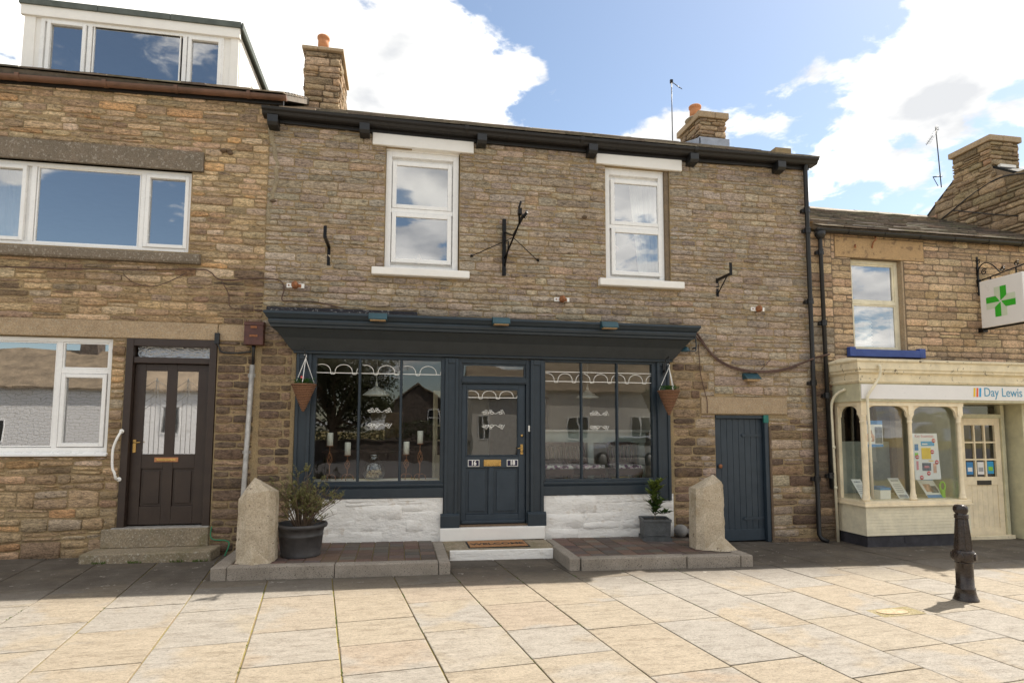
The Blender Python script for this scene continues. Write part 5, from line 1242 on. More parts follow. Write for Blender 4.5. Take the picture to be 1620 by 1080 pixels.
for i in range(74):
    a = r.uniform(0, 6.28); sp = r.uniform(.05, 1); h = r.uniform(.34, .70)*(1-.15*sp); d0 = .06*sp
    ex = Vector((cos(a)*sp*.40+.03, sin(a)*sp*.30, h)); p0 = Vector((cx+cos(a)*d0*1.3, cy+sin(a)*d0, cz+.33)); mid = p0+Vector((ex.x*.35, ex.y*.35, ex.z*.5))+Vector((r.uniform(-.03, .03), r.uniform(-.03, .03), 0))
    if i < 6: ex = Vector((.30+.08*r.random(), -.08+r.uniform(-.1, .1), .10+.08*i)); mid = p0+Vector((.14, -.02, .05+.04*i))
    pts = bez([p0, mid, p0+ex], 5); st_.tube(pts, [.0065*(1-.7*k/(len(pts)-1)) for k in range(len(pts))], 5, caps=False)
    for tw in range(r.randint(4, 8)):
        k = r.randint(len(pts)//2-1, len(pts)-1); q = pts[k]; e = q+Vector((r.uniform(-.09, .09), r.uniform(-.08, .08), r.uniform(.02, .12))); st_.tube([q, (q+e)/2+Vector((r.uniform(-.01, .01), 0, 0)), e], [.003, .0025, .0015], 4, caps=False)
        if r.random() < .82: tips.append((q, e))
for q, e in tips:
    gdn = r.random() < .85; n = r.randint(22, 38) if gdn else r.randint(2, 6); cc = r.random()
    for k in range(n):
        t = r.uniform(.25, 1.08); p = q+(e-q)*t; a = r.uniform(0, 6.28); dv = Vector((cos(a)*.8, sin(a)*.8, r.uniform(.3, 1.2))); leaf(lf, p, dv, Vector((r.uniform(-1, 1), r.uniform(-1, 1), .3)), r.uniform(.020, .038), .007, (min(1, max(0, cc+r.uniform(-.3, .3))), 0, 0), r)
st_.build('stems', 'bark', PT); lf.build('foliage', 'leaf_olive', PT)
# square planter with young bay
PB = thing('potted_bay', 'young glossy bay plant in a square lead grey planter below the right shop window', 'potted plant', (3.79, -.27, G(3.8)+.135))
z0 = G(3.8)+.135; b = MB()
def taper(b, x0, x1, y0, y1, z0, z1, t): b.add([(x0+t, y0+t, z0), (x1-t, y0+t, z0), (x1-t, y1-t, z0), (x0+t, y1-t, z0), (x0, y0, z1), (x1, y0, z1), (x1, y1, z1), (x0, y1, z1)], [(0, 3, 2, 1), (0, 1, 5, 4), (1, 2, 6, 5), (2, 3, 7, 6), (3, 0, 4, 7)], False)
ca, sa = cos(-.22), sin(-.22)
taper(b, -.20, .20, -.19, .19, 0, .305, .012); taper(b, -.21, .21, -.2, .2, 0, .05, .0); taper(b, -.208, .208, -.198, .198, .275, .312, 0)
for (p, q) in (((-.2, -.19), (.2, -.19)), ((.2, -.19), (.2, .19)), ((.2, .19), (-.2, .19)), ((-.2, .19), (-.2, -.19))): pass
frame_in = [(-.185, -.175), (.185, -.175), (.185, .175), (-.185, .175)]; out_ = [(-.208, -.198), (.208, -.198), (.208, .198), (-.208, .198)]
b.add([(x, y, .312) for x, y in out_]+[(x, y, .312) for x, y in frame_in]+[(x, y, .25) for x, y in frame_in], [(0, 1, 5, 4), (1, 2, 6, 5), (2, 3, 7, 6), (3, 0, 4, 7), (4, 5, 9, 8), (5, 6, 10, 9), (6, 7, 11, 10), (7, 4, 8, 11)], False)
for k in range(7): b.obox((-.11+k*.037, -.187, .165), (.03, 0, .045), (0, .0045, 0), (-.002, 0, .004))
b.box(-.15, .15, -.1885, -.183, .075, .25)
b.v = [(3.79+x*ca-y*sa, -.27+x*sa+y*ca, z0+z) for x, y, z in b.v]; b.build('planter', 'slate_pot', PB, bevel=.003)
b = MB(); b.add([(3.79+x*ca-y*sa, -.27+x*sa+y*ca, z0+.28) for x, y in frame_in], [(0, 1, 2, 3)]); b.build('soil', 'soil', PB)
st_, lf = MB(), MB(); r = random.Random(5)
main = bez([(3.79, -.27, z0+.27), (3.80, -.28, z0+.50), (3.78, -.29, z0+.70), (3.76, -.28, z0+.84)], 6); st_.tube(main, .006, 6)
br = [(main, .15, 1)]
for k in range(9):
    i = r.randint(3, 14); q = main[i]; a = r.uniform(0, 6.28); e = q+Vector((cos(a)*.14, sin(a)*.11, r.uniform(.06, .14))); pp = bez([q, (q+e)/2, e], 3); st_.tube(pp, .003, 5); br.append((pp, .3, 1))
e = Vector((4.0, -.36, z0+.40)); pp = bez([main[3], (main[3]+e)/2+Vector((0, 0, -.02)), e], 5); st_.tube(pp, .004, 5); br.append((pp, .3, 1))
for pp, t0, t1 in br:
    n = 90 if pp is main else 16
    for k in range(n):
        t = t0+(t1-t0)*k/n; i = min(len(pp)-1, int(t*(len(pp)-1))); a = k*2.4+r.uniform(-.3, .3); dv = Vector((cos(a), sin(a), r.uniform(.35, 1.1))); hgt = pp[i].z-z0
        leaf(lf, pp[i], dv, (0, 0, 1), r.uniform(.09, .14), .05, (min(1, max(0, (hgt-.45)*2.2+r.uniform(-.1, .2))), 0, 0), r)
st_.build('stems', 'bark', PB); lf.build('foliage', 'leaf_bay', PB)
# pebbles
for i, (x, y, rr, sx, sz, lb) in enumerate(((4.315-.06, -.16, .105, 1.0, .92, 'round grey cobble nearest the bay planter at the wall foot'), (4.46, -.19, .10, 1.25, .72, 'flat blue grey cobble behind the right stone post'), (4.50, -.09, .085, 1.3, .8, 'brownish cobble tucked against the wall behind the right stone post'))):
    b = MB(); b.lathe((x, y, G(x)+.135), [(rr*sin(pi*k/12), rr*sz-rr*sz*cos(pi*k/12)) for k in range(13)], 20, sx=sx, cap=False); b.v = [(p[0]+.006*_n.noise(Vector(p)*9), p[1], p[2]+.006*_n.noise(Vector(p)*8)) for p in b.v]; tag(b.build('cobble', ['pebble', 'lead', 'step'][i] if i != 1 else 'pebble', None, loc=(x, y, G(x)+.135)), lb, 'cobble', 'cobbles by the right stone post')
# doormat
MTX = thing('doormat', 'tan coir doormat reading WELCOME with a black rubber border below the shop door', 'doormat', (1.38, -.42, G(1.4)+.13))
zt = G(1.4)+.1305; b = MB(); b.box(.965, 1.815, -.64, -.17, zt, zt+.008); b.build('border', 'rubber', MTX, bevel=.003)
b = MB(); b.box(.99, 1.79, -.615, -.195, zt+.0082, zt+.017); b.build('pile', 'coir', MTX, bevel=.003)
text('lettering', 'WELCOME', .18, (1.39, -.44, zt+.0175), 'rubber', MTX, rx=0, bold=.004, sx=.86)

# bollard
bx0, by0, bz0 = 5.93, -3.35, G(5.93)
BO = thing('bollard', 'brown black cast iron bollard with a ball cap standing alone on the sunny pavement', 'bollard', (bx0, by0, bz0))
def bsc(v): return [(bx0+(x-bx0)*.71, by0+(y-by0)*.71, z) for x, y, z in v]
b = MB(); b.lathe((bx0, by0, bz0), [(.165, -.02), (.165, .012), (.15, .03), (.135, .07), (.125, .11), (.128, .115), (.128, .13), (.115, .135), (.113, .38), (.118, .385), (.118, .395)], 32); b.v = bsc(b.v); b.build('base', 'bollard', BO)
b = MB(); b.lathe((bx0, by0, bz0), [(.118, .396), (.138, .402), (.146, .42), (.146, .49), (.138, .51), (.120, .52)], 32)
for k in range(4):
    a = k*pi/2+.5; c = Vector((bx0+cos(a)*.143, by0+sin(a)*.143, bz0+.455)); d = Vector((cos(a), sin(a), 0)); u = Vector((-sin(a), cos(a), 0))
    b.tube([c-d*.01, c+d*.012, c+d*.02], [.042, .042, .03], 14)
b.v = bsc(b.v); b.build('collar_band', 'bollard', BO)
b = MB(); b.s = False; b.lathe((bx0, by0, bz0), [(.122, .52), (.116, .56), (.104, .66), (.092, .77), (.080, .845)], 8, False, rot=.3)
for k in range(8): a = k*pi/4+.3; b.tube([(bx0+cos(a)*.117, by0+sin(a)*.117, bz0+.53), (bx0+cos(a)*.079, by0+sin(a)*.079, bz0+.845)], .009, 6)
b.v = bsc(b.v); b.build('fluted_shaft', 'bollard', BO, bevel=.006)
b = MB(); b.lathe((bx0, by0, bz0), [(.078, .845), (.092, .85), (.094, .862), (.086, .868), (.094, .874), (.090, .886), (.070, .892), (.088, .915), (.096, .94), (.092, .962), (.075, .98), (.045, .988), (0, .99)], 32, cap=False); b.v = [(x, y+.012*sin(x*40)*(z > bz0+.9), z+.006*sin(x*60)*(z > bz0+.93)) for x, y, z in b.v]; b.v = bsc(b.v); b.build('cap', 'bollard', BO)
# inspection cover with moss
IC = thing('inspection_cover', 'small pale oval cover ringed with moss, set in a flagstone left of the bollard', 'cover', (4.81, -3.64, G(4.8)))
b = MB(); ca, sa = cos(.14), sin(.14)
b.add([(4.81+x*ca-y*sa, -3.64+x*sa+y*ca, G(4.8)+.0035) for x, y in ((-.26, -.10), (.25, -.13), (.27, .11), (-.24, .13))], [(0, 1, 2, 3)]); MT['mossy'] = block_stone('moss_ring', (.20, .165, .07), (.27, .225, .14), (.34, .30, .22), 30); b.build('moss_ring', 'mossy', IC)
b = MB(); b.add([(4.78+.16*cos(a)*(1+.05*sin(3*a)), -3.635+.085*sin(a)*(1+.1*cos(2*a)), G(4.8)+.0085) for a in [i*2*pi/28 for i in range(28)]], [tuple(range(28))]); b.build('lid', 'lintel_brown', IC)

# meter box and conduit
MBX = thing('meter_box', 'rusty maroon junction box on the wall above the grey conduit', 'junction box', (-1.98, -.05, 2.78))
b = MB(); b.box(-2.105, -1.855, -.14, .02, 2.79, 3.07); b.prism([(-.15, 3.06), (-.15, 3.075), (-.11, 3.115), (.02, 3.125), (.02, 3.06)], -2.11, -1.85, 'x'); b.build('case', 'meter', MBX, bevel=.008)
b = MB(); b.box(-2.02, -1.94, -.152, -.14, 3.02, 3.05); b.box(-2.03, -1.93, -.146, -.139, 2.90, 2.93); b.build('hasp', 'rust', MBX)
b = MB(); b.tube([(-1.99, -.06, 2.79), (-1.99, -.06, 2.74), (-1.995, -.04, 2.50)], [.03, .022, .016], 10); b.build('gland', 'black', MBX)
b = MB(); b.add([], []); v0 = [(-2.035, -.03, 2.50), (-1.985, -.075, 2.50), (-1.955, -.03, 2.50)]
b.tube([(-2.0, -.045, 2.52), (-2.055, -.05, .60), (-2.06, -.05, .12)], .034, 10); b.box(-2.06, -1.965, -.02, -.005, 2.35, 2.40); b.box(-2.09, -1.99, -.02, -.005, 1.3, 1.34); tag(b.build('conduit', 'steel', None, loc=(-2.06, -.05, .12)), 'tall grey metal cable conduit running down the wall behind the left stone post', 'conduit')
# isolators
for x, z, lb in ((-1.46, 3.665, 'white and rusty insulator plate above the left end of the shop cornice'), (2.446, 3.63, 'white and rusty insulator plate between the two upstairs sash windows'), (5.75, 3.61, 'white and rusty insulator plate at the right, above the blue plank door')):
    t = thing('insulator', lb, 'insulator', (x, -.02, z), 'insulator plates on the front wall')
    b = MB(); b.box(x-.13, x+.11, -.035, -.015, z-.035, z+.03); b.build('plate', 'porcelain', t, bevel=.004)
    b = MB(); b.lathe((0, 0, 0), [(.045, 0), (.05, .03), (.032, .045), (.048, .06), (.03, .075), (.0, .08)], 14, cap=False); b.v = [(x-.01+p, -.035-s_, z+q*1.1) for p, q, s_ in b.v]; b.build('reel', 'rust', t); b = MB(); b.box(x+.02, x+.07, -.04, -.0355, z-.03, z+.02); b.box(x-.11, x-.09, -.04, -.0355, z-.01, z+.01); b.build('bolt', 'rust', t)
# downlights on the cornice
for x, lb in ((-.30, 'left of the three small blue box lamps on the shop cornice'), (1.42, 'middle one of the three small blue box lamps on the shop cornice, over the door'), (3.04, 'right of the three small blue box lamps on the shop cornice')):
    t = thing('box_lamp', lb, 'lamp', (x, -.44, 3.14), 'box lamps on the cornice')
    b = MB(); b.prism([(-.40, 3.212), (-.40, 3.25), (-.50, 3.225), (-.53, 3.15), (-.53, 3.135), (-.41, 3.135)], x-.125, x+.125, 'x'); b.build('housing', 'teal', t, bevel=.005)
    b = MB(); b.box(x-.105, x+.105, -.52, -.43, 3.122, 3.1345); b.build('lens', 'lintel_gold', t)
t = thing('wall_lamp', 'blue box shaped wall lamp hanging under the cables above the plank door', 'lamp', (5.56, -.06, 2.49))
b = MB(); b.prism([(.0, 2.555), (-.03, 2.56), (-.14, 2.47), (-.145, 2.455), (.0, 2.455)], 5.44, 5.70, 'x'); b.build('housing', 'teal', t, bevel=.005); b = MB(); b.box(5.46, 5.68, -.13, -.01, 2.425, 2.4545); b.build('lens', 'lintel_gold', t)
t = thing('spot_lamp', 'small blue dome lamp on an arm under the right end of the cornice', 'lamp', (4.5, -.1, 2.95))
b = MB(); b.tube([(4.585, .0, 2.93), (4.585, -.10, 2.93)], .014, 8); b.tube(bez([(4.585, -.10, 3.13), (4.60, -.11, 3.0), (4.585, -.12, 2.89), (4.54, -.13, 2.875), (4.44, -.14, 2.875)], 5), .010, 7); b.build('arm', 'navy', t)
b = MB(); b.lathe((4.40, -.14, 2.865), [(.075, 0), (.072, .012), (.055, .05), (.03, .075), (0, .08)], 18, cap=False); b.build('shade', 'teal', t)

# iron brackets on the wall
t = thing('sign_bracket', 'large black iron sign bracket with two thin stays between the sash windows', 'bracket', (1.53, 0, 4.0))
b = MB(); b.box(1.505, 1.56, -.055, .0, 3.955, 4.83); b.build('wall_bar', 'iron', t, bevel=.004)
tipv = Vector((1.64, -.93, 4.60)); 
b = MB(); b.tube([(1.54, -.05, 4.22), (1.60, -.42, 4.42), tuple(tipv)], .014, 7); b.tube([(1.54, -.05, 4.62), (1.59, -.45, 4.45), (1.70, -.92, 4.66)], .012, 7); b.tube([(1.54, -.05, 4.10), (1.56, -.22, 4.30), (1.56, -.25, 4.42), (1.54, -.05, 4.5)], .011, 7)
b.tube([(1.62, -.80, 4.50), (1.60, -.86, 4.72), (1.62, -.90, 4.80)], .016, 7); b.tube([(1.70, -.92, 4.64), (1.66, -.86, 4.58)], .022, 7); b.box(1.585, 1.635, -.9, -.82, 4.62, 4.70); b.tube([(1.66, -.9, 4.60), (1.68, -.92, 4.54), (1.70, -.9, 4.58), (1.68, -.88, 4.62)], .006, 5); b.build('arm', 'iron', t)
b = MB(); b.tube([(1.60, -.42, 4.43), (1.045, -.01, 4.24)], .007, 6); b.lathe((1.04, -.02, 4.22), [(.018, 0), (.022, .02), (.015, .035)], 10); b.build('stay', 'iron', t)
b = MB(); b.tube([(1.60, -.42, 4.43), (2.06, -.01, 4.225)], .007, 6); b.lathe((2.065, -.02, 4.21), [(.018, 0), (.022, .02), (.015, .035)], 10); b.build('stay', 'iron', t)
def lbracket(x, z, out_, h, label, brace):
    t = thing('wall_bracket', label, 'bracket', (x, 0, z), 'small black iron brackets')
    b = MB(); b.box(x-.022, x+.022, -.014, .0, z, z+.30); b.build('wall_strap', 'iron', t)
    b = MB(); b.box(x-.02, x+.02, -out_, -.0145, z+.255, z+.29); b.build('arm', 'iron', t)
    b = MB(); b.box(x-.022, x+.022, -out_-.012, -out_, z+.25, z+.25+h); b.build('upright', 'iron', t)
    if brace: b = MB(); b.tube([(x, -.015, z+.04), (x, -out_*.7, z+.25)], .010, 6); b.build('brace', 'iron', t)
lbracket(-1.03, 3.985, .50, .17, 'black iron L bracket left of the left sash window', False)
lbracket(5.045, 3.79, .42, .20, 'black iron bracket with a diagonal brace, right of the right sash window', True)
t = thing('gate_hook', 'black iron hook and loop of pipe over the brown front door', 'pipe bracket', (-2.46, -.05, 2.8))
b = MB(); b.box(-2.50, -2.44, -.07, -.01, 2.80, 2.95); b.tube(bez([(-2.47, -.05, 2.82), (-2.44, -.06, 2.76), (-2.42, -.05, 2.70), (-2.35, -.04, 2.68), (-2.2, -.04, 2.68), (-2.02, -.06, 2.70)], 5), .011, 7)
b.build('bracket_body', 'black', t)
for i, (x, z) in enumerate(((-2.335, 5.50), (-2.0, 5.05))): pass
b = MB(); b.tube(bez([(8.0, -.02, 4.98), (7.97, -.08, 4.90), (7.93, -.06, 4.84), (7.94, -.02, 4.76)], 4), .012, 6); tag(b.build('iron_hook', 'rust', None, loc=(7.95, -.02, 4.85)), 'rusty twisted hook in the middle of the lintel over the blue silled window', 'hook')
b = MB(); b.tube([(7.62, -.01, 4.80), (7.58, -.06, 4.74)], .016, 6); tag(b.build('iron_hook', 'rust', None, loc=(7.62, -.02, 4.8)), 'short rusty stub at the left end of the lintel over the blue silled window', 'hook')

# hanging baskets
def basket(x, y, ztop, label, flower, hx, hz, seed):
    r = random.Random(seed); t = thing('hanging_basket', label, 'hanging basket', (x, y, ztop-.38))
    b = MB(); pr = []
    for k in range(39):
        u = k/38; rad = .155*(1-u)**.92+.012; pr.append((rad+.005*sin(k*2.1), -.37*u))
    b.lathe((x, y, ztop), pr, 28); b.tube([(x+.158*cos(a), y+.158*sin(a), ztop-.005) for a in [i*2*pi/28 for i in range(28)]], .014, 7, closed=True); b.build('wicker_cone', 'wicker', t)
    b = MB(); ap = (x+.01, y, ztop+.36)
    for k in range(3):
        a = k*2.1+2.6; p = Vector((x+.15*cos(a), y+.15*sin(a), ztop)); q = Vector(ap); n = 26
        b.tube([p+(q-p)*i/n+Vector((.004*(i % 2), .004*((i+1) % 2), 0)) for i in range(n+1)], .0055, 5)
    b.tube([(ap[0], ap[1], ap[2]-.01), (ap[0]+.012, ap[1], ap[2]+.03), (ap[0], ap[1], ap[2]+.06), (ap[0]-.02, ap[1], ap[2]+.04)], .006, 6); b.build('chains', 'chain', t)
    lf = MB()
    for k in range(260):
        a = r.uniform(0, 6.28); rr = r.uniform(0, .15); p = Vector((x+rr*cos(a), y+rr*sin(a), ztop-.01+r.uniform(0, .075))); leaf(lf, p, (cos(a)*r.random(), sin(a)*r.random(), r.uniform(.1, 1)), (0, 0, 1), r.uniform(.02, .045), .026, None, r)
    lf.build('foliage', 'leaf_green', t)
    if flower:
        b = MB()
        for k in range(12): a = k*.52; leaf(b, Vector((x-.02, y-.04, ztop+.085+.004*(k % 3))), (cos(a), sin(a), .5+.3*(k % 3)), (0, 0, 1), .032, .03, (1, 1, 1))
        b.tube([(x-.02, y-.03, ztop), (x-.02, y-.04, ztop+.09)], .003, 5); b.lathe((x-.02, y-.04, ztop+.075), [(.014, 0), (.024, .012), (.018, .028), (0, .034)], 10, cap=False); b.build('flower', 'petal', t)
    b = MB(); px_ = hx; b.box(px_-.014, px_+.014, -.068, -.053, hz-.17, hz+.02)
    b.tube(bez([(px_, -.06, hz-.13), (px_, -.11, hz-.08), (px_, -.12, hz+.03), (px_, -.17, hz+.085), (px_, (y-.06)/2-.09, hz+.09), (ap[0], y, ap[2]+.075), (ap[0], y-.02, ap[2]+.05)], 5), .007, 6); b.tube(spiral2(px_, -.10, hz-.11), .006, 5); b.build('wall_hook', 'black', t)
def spiral2(x, y, z): return [(x, y+(.005+.02*i/18)*cos(i*.42), z+(.005+.02*i/18)*sin(i*.42)) for i in range(19)]
basket(-1.275, -.28, 2.245, 'cone shaped wicker hanging basket with one pink flower at the left of the shopfront', True, -1.30, 2.66, 3)
basket(4.045, -.28, 2.235, 'cone shaped wicker hanging basket with only green leaves at the right of the shopfront', False, 4.07, 2.66, 4)

# cables on the wall
def cable(name, pts, rr, label, mat='cable_brown', extra=()):
    b = MB(); b.tube(bez(pts, 6), rr, 6)
    for e in extra: b.tube(bez(e[0], 5), e[1], 5)
    tag(b.build(name, mat, None, loc=pts[0]), label, 'cable')
cable('cable', [(4.50, -.03, 3.24), (4.60, -.05, 3.22), (4.72, -.05, 3.08), (4.85, -.045, 2.90), (5.05, -.045, 2.74), (5.30, -.045, 2.64), (5.60, -.05, 2.59), (5.95, -.05, 2.60), (6.25, -.045, 2.66), (6.5, -.045, 2.74), (6.62, -.13, 2.80), (6.72, -.05, 2.83), (6.86, -.13, 2.87), (7.0, -.06, 2.90)], .017, 'thick bundle of brown cables sagging from the cornice end to the downpipes',
      extra=[([(4.50, -.05, 3.22), (4.70, -.06, 3.05), (5.0, -.06, 2.735), (5.35, -.06, 2.60), (5.62, -.06, 2.575), (6.0, -.06, 2.585), (6.4, -.06, 2.68)], .010), ([(4.9, -.05, 2.87), (5.0, -.05, 2.92), (5.07, -.03, 2.95)], .005), ([(5.75, -.05, 2.62), (5.86, -.05, 2.72), (5.95, -.03, 2.80)], .006)])
cable('cable', [(4.68, -.03, 3.0), (4.70, -.032, 2.6), (4.72, -.034, 2.45), (4.78, -.036, 2.2), (4.80, -.045, 2.1), (4.80, -.045, 1.91)], .006, 'thin cable dropping down the wall to the left corner of the plank door lintel')
cable('cable', [(-5.3, -.04, 3.74), (-4.2, -.05, 3.76), (-3.4, -.05, 3.79), (-2.75, -.04, 3.83), (-2.6, -.04, 3.80), (-2.45, -.04, 3.70), (-2.0, -.04, 3.74), (-1.75, -.04, 3.74), (-1.65, -.04, 3.70), (-1.62, -.04, 3.60), (-1.64, -.04, 3.45), (-1.5, -.04, 3.44), (-1.2, -.04, 3.44), (-.8, -.05, 3.36)], .0085, 'long brown cable along the wall under the left upstairs sill to the shop cornice',
      extra=[([(-3.7, -.04, 3.72), (-3.55, -.04, 3.60), (-3.3, -.04, 3.57), (-3.05, -.04, 3.68), (-2.9, -.04, 3.78)], .006), ([(-2.45, -.04, 3.68), (-2.35, -.04, 3.5), (-2.32, -.04, 3.32), (-2.1, -.04, 3.30), (-1.75, -.04, 3.28)], .007)])
cable('garden_hose', [(-2.42, -.1, .34), (-2.43, -.1, .22), (-2.38, -.12, .17), (-2.24, -.14, .16), (-2.18, -.15, .12), (-2.21, -.18, .0), (-2.22, -.2, -.03)], .008, 'thin green hose trailing from the brown door sill to the pavement', 'hose')

# weeds at the foot of the step and kerb
def weeds(name, spots, label, n=26, h=.05):
    lf = MB(); r = random.Random(len(spots))
    for (x, y) in spots:
        for k in range(n):
            a = r.uniform(0, 6.28); p = Vector((x+r.uniform(-.08, .08), y+r.uniform(-.012, .012), G(x)+.0)); leaf(lf, p, (cos(a)*.7, sin(a)*.5, 1), (cos(a+1), sin(a+1), .2), r.uniform(.4, 1)*h, .012, None, r)
    o = lf.build(name, 'moss', None, loc=(spots[0][0], spots[0][1], G(spots[0][0]))); o['kind'] = 'stuff'; o['label'] = label; o['category'] = 'weeds'
weeds('weeds', [(-3.2, -.455), (-2.72, -.455), (-2.45, -.46), (-3.62, -.46)], 'little green weeds growing along the foot of the stone steps')

# ================================================================== INSIDE THE SHOP
def pendant(x, y, z, rr, hh, label, ztop):
    t = thing('pendant_lamp', label, 'lamp', (x, y, z))
    b = MB(); b.lathe((x, y, z), [(rr, 0), (rr*.98, .012), (rr*.62, hh*.5), (rr*.25, hh*.85), (rr*.15, hh), (rr*.12, hh)], 28, cap=False); b.build('lamp_shade', 'porcelain', t)
    b = MB(); b.lathe((x, y, z+hh), [(.022, 0), (.018, .05), (.006, .09)], 10); b.tube([(x, y, z+hh), (x, y, ztop)], .005, 6); b.build('flex', 'chain', t)
pendant(-.34, .72, 2.16, .21, .14, 'white conical pendant lamp hanging in the left shop window', 2.84)
pendant(3.16, 1.0, 2.18, .19, .13, 'white pendant lamp hanging over the table behind the right shop window', 2.84)
def candle(x, y, zb, h, label):
    t = thing('candle_holder', label, 'candle holder', (x, y, zb), 'candles in the left shop window')
    b = MB()
    for k in range(3):
        a = k*2.09+.4; b.tube([(x+.10*cos(a), y+.10*sin(a), zb), (x+.085*cos(a), y+.085*sin(a), zb+.06), (x+.04*cos(a), y+.04*sin(a), zb+.085), (x, y, zb+.07)], .006, 6)
    b.tube([(x, y, zb+.06), (x, y, zb+h*.45)], .006, 6)
    for k in range(5):
        a0 = k*1.257; b.tube([(x+.038*sin(pi*i/12)*cos(a0+i*.28), y+.038*sin(pi*i/12)*sin(a0+i*.28), zb+h*.42+h*.40*i/12) for i in range(13)], .0045, 5)
    b.tube([(x, y, zb+h*.8), (x, y, zb+h)], .006, 6); b.lathe((x, y, zb+h-.012), [(.03, 0), (.052, .008), (.054, .014)], 16); b.build('twisted_stand', 'rust', t)
    b = MB(); b.lathe((x, y, zb+h), [(.043, 0), (.043, .185), (.038, .19), (.01, .186)], 20); b.build('candle', 'wax', t)
zb = .896
candle(-.97, .30, zb, .50, 'leftmost white pillar candle on a tall twisted stand in the left shop window'); candle(-.72, .34, zb, .36, 'second white pillar candle from the left on a short twisted stand')
candle(.13, .34, zb, .37, 'third white candle, on the low stand just right of the glass jar'); candle(.33, .30, zb, .53, 'rightmost white candle on the tallest twisted stand, near the inner door')
t = thing('glass_jar', 'round clear glass jar part filled with pebbles on the left shop window board', 'jar', (-.34, .36, zb))
b = MB(); b.lathe((-.34, .36, zb), [(.06, 0), (.12, .02), (.165, .08), (.175, .15), (.16, .22), (.11, .28), (.065, .305), (.062, .35), (.07, .37), (.06, .37), (.055, .35)], 32, cap=False); b.build('vessel', 'glass_clear', t)
b = MB(); r = random.Random(8)
for k in range(34):
    a = r.uniform(0, 6.28); rr = r.uniform(0, .12); q = r.uniform(.018, .03); z = r.uniform(.02, .10); b.lathe((-.34+rr*cos(a), .36+rr*sin(a), zb+z), [(q*sin(pi*j/5), q-q*cos(pi*j/5)) for j in range(6)], 8, cap=False)
b.build('pebbles', 'lintel_gold', t)
t = thing('wall_mirror', 'small mirror on the dark back wall seen through the left shop window', 'mirror', (-.15, 4.3, 1.75))
b = MB(); frame(b, -.60, .12, 1.42, 2.02, .03, 4.37, 4.41); b.build('frame', 'walnut', t); b = MB(); b.box(-.57, .09, 4.395, 4.405, 1.45, 1.99); b.build('glass', 'lintel_gold', t)
b = MB(); b.box(-1.3, .3, 2.2, 2.9, 1.22, 1.26); b.box(-1.28, .28, 2.75, 2.85, .6, 1.22); o = b.build('sideboard', 'walnut', None, loc=(-.5, 2.5, .3)); tag(o, 'dark sideboard low in the room behind the candles', 'sideboard')
# dining table and chairs
TB = thing('dining_table', 'long pale grey green dining table behind the right shop window', 'table', (3.1, 1.3, .582))
b = MB(); b.box(2.20, 4.28, .95, 1.75, 1.60, 1.64); b.build('tabletop', 'table_top', TB, bevel=.004)
b = MB(); b.box(2.28, 4.20, 1.0, 1.025, 1.42, 1.599); b.box(2.28, 4.20, 1.66, 1.685, 1.42, 1.599); b.build('apron', 'sagetable', TB)
for x, y in ((3.22, 1.05), (2.33, 1.05), (4.14, 1.05), (2.33, 1.6), (4.14, 1.6)):
    b = MB(); b.box(x-.05, x+.05, y-.02, y+.08, .582, 1.42); b.build('leg', 'sagetable', TB)
for k, (x, lb) in enumerate(((2.38, 'plain pale place mat at the left of the grey green table'), (2.74, 'pale place mat second from left on the grey green table'), (3.33, 'dark edged place mat at the middle of the grey green table'))):
    b = MB(); b.box(x-.17, x+.17, .99, 1.25, 1.6405, 1.647); tag(b.build('place_mat', 'walnut' if k else 'walnut', None, loc=(x, 1.1, 1.6405)), lb, 'place mat', 'place mats on the table')
MT['floral'] = None
def floral():
    M = Mat('floral_seat_fabric'); n = M.n('ShaderNodeTexVoronoi'); n.inputs['Scale'].default_value = 26; M.link(M.obj(), n.inputs['Vector'])
    s = M.n('ShaderNodeSeparateColor'); M.link(n.outputs['Color'], s.inputs[0])
    return M.set(M.ramp(s.outputs[0], [(0, (.75, .72, .68)), (.4, (.70, .66, .62)), (.55, (.30, .10, .28)), (.7, (.06, .05, .05)), (.85, (.55, .35, .45)), (1, (.8, .78, .75))]), .9)
MT['floral'] = floral()
def chair(x, y, ang, label):
    t = thing('dining_chair', label, 'chair', (x, y, .582), 'dark slat back chairs at the table'); ca, sa = cos(ang), sin(ang)
    def W(b): b.v = [(x+p*ca-q*sa, y+p*sa+q*ca, .582+s_) for p, q, s_ in b.v]; return b
    sh = .44
    b = MB(); b.box(-.23, .23, -.22, .22, sh, sh+.06); W(b).build('seat_cushion', 'floral', t, bevel=.02)
    b = MB(); frame(b, -.23, .23, sh-.10, sh-.001, .05, -.22, -.19); b.box(-.23, .23, -.19, .22, sh-.09, sh-.02); W(b).build('seat_frame', 'walnut', t)
    for (p, q) in ((-.2, -.19), (.2, -.19)): b = MB(); b.box(p-.022, p+.022, q-.022, q+.022, 0, sh-.1); W(b).build('leg', 'walnut', t)
    for s_ in (-1, 1): b = MB(); b.tube([(s_*.2, .19, 0), (s_*.2, .20, sh), (s_*.205, .25, sh+.20), (s_*.21, .28, .84)], .024, 8); W(b).build('leg', 'walnut', t)
    b = MB(); 
    for k in range(5): xx = -.13+k*.065; b.obox((xx, .245, sh+.22), (.014, 0, 0), (0, .008, 0), (0, .03, .12))
    b.obox((0, .275, .82), (.21, 0, 0), (0, .012, 0), (0, .006, .035)); b.obox((0, .21, sh+.09), (.19, 0, 0), (0, .01, 0), (0, .003, .02)); W(b).build('backrest', 'walnut', t)
chair(2.50, .60, .05, 'dark slat back chair nearest the left edge of the right shop window')
chair(3.0, .62, .45, 'dark slat back chair turned sideways in the middle of the right shop window')
chair(3.66, .60, -.05, 'dark slat back chair with a floral seat at the right of the right shop window')

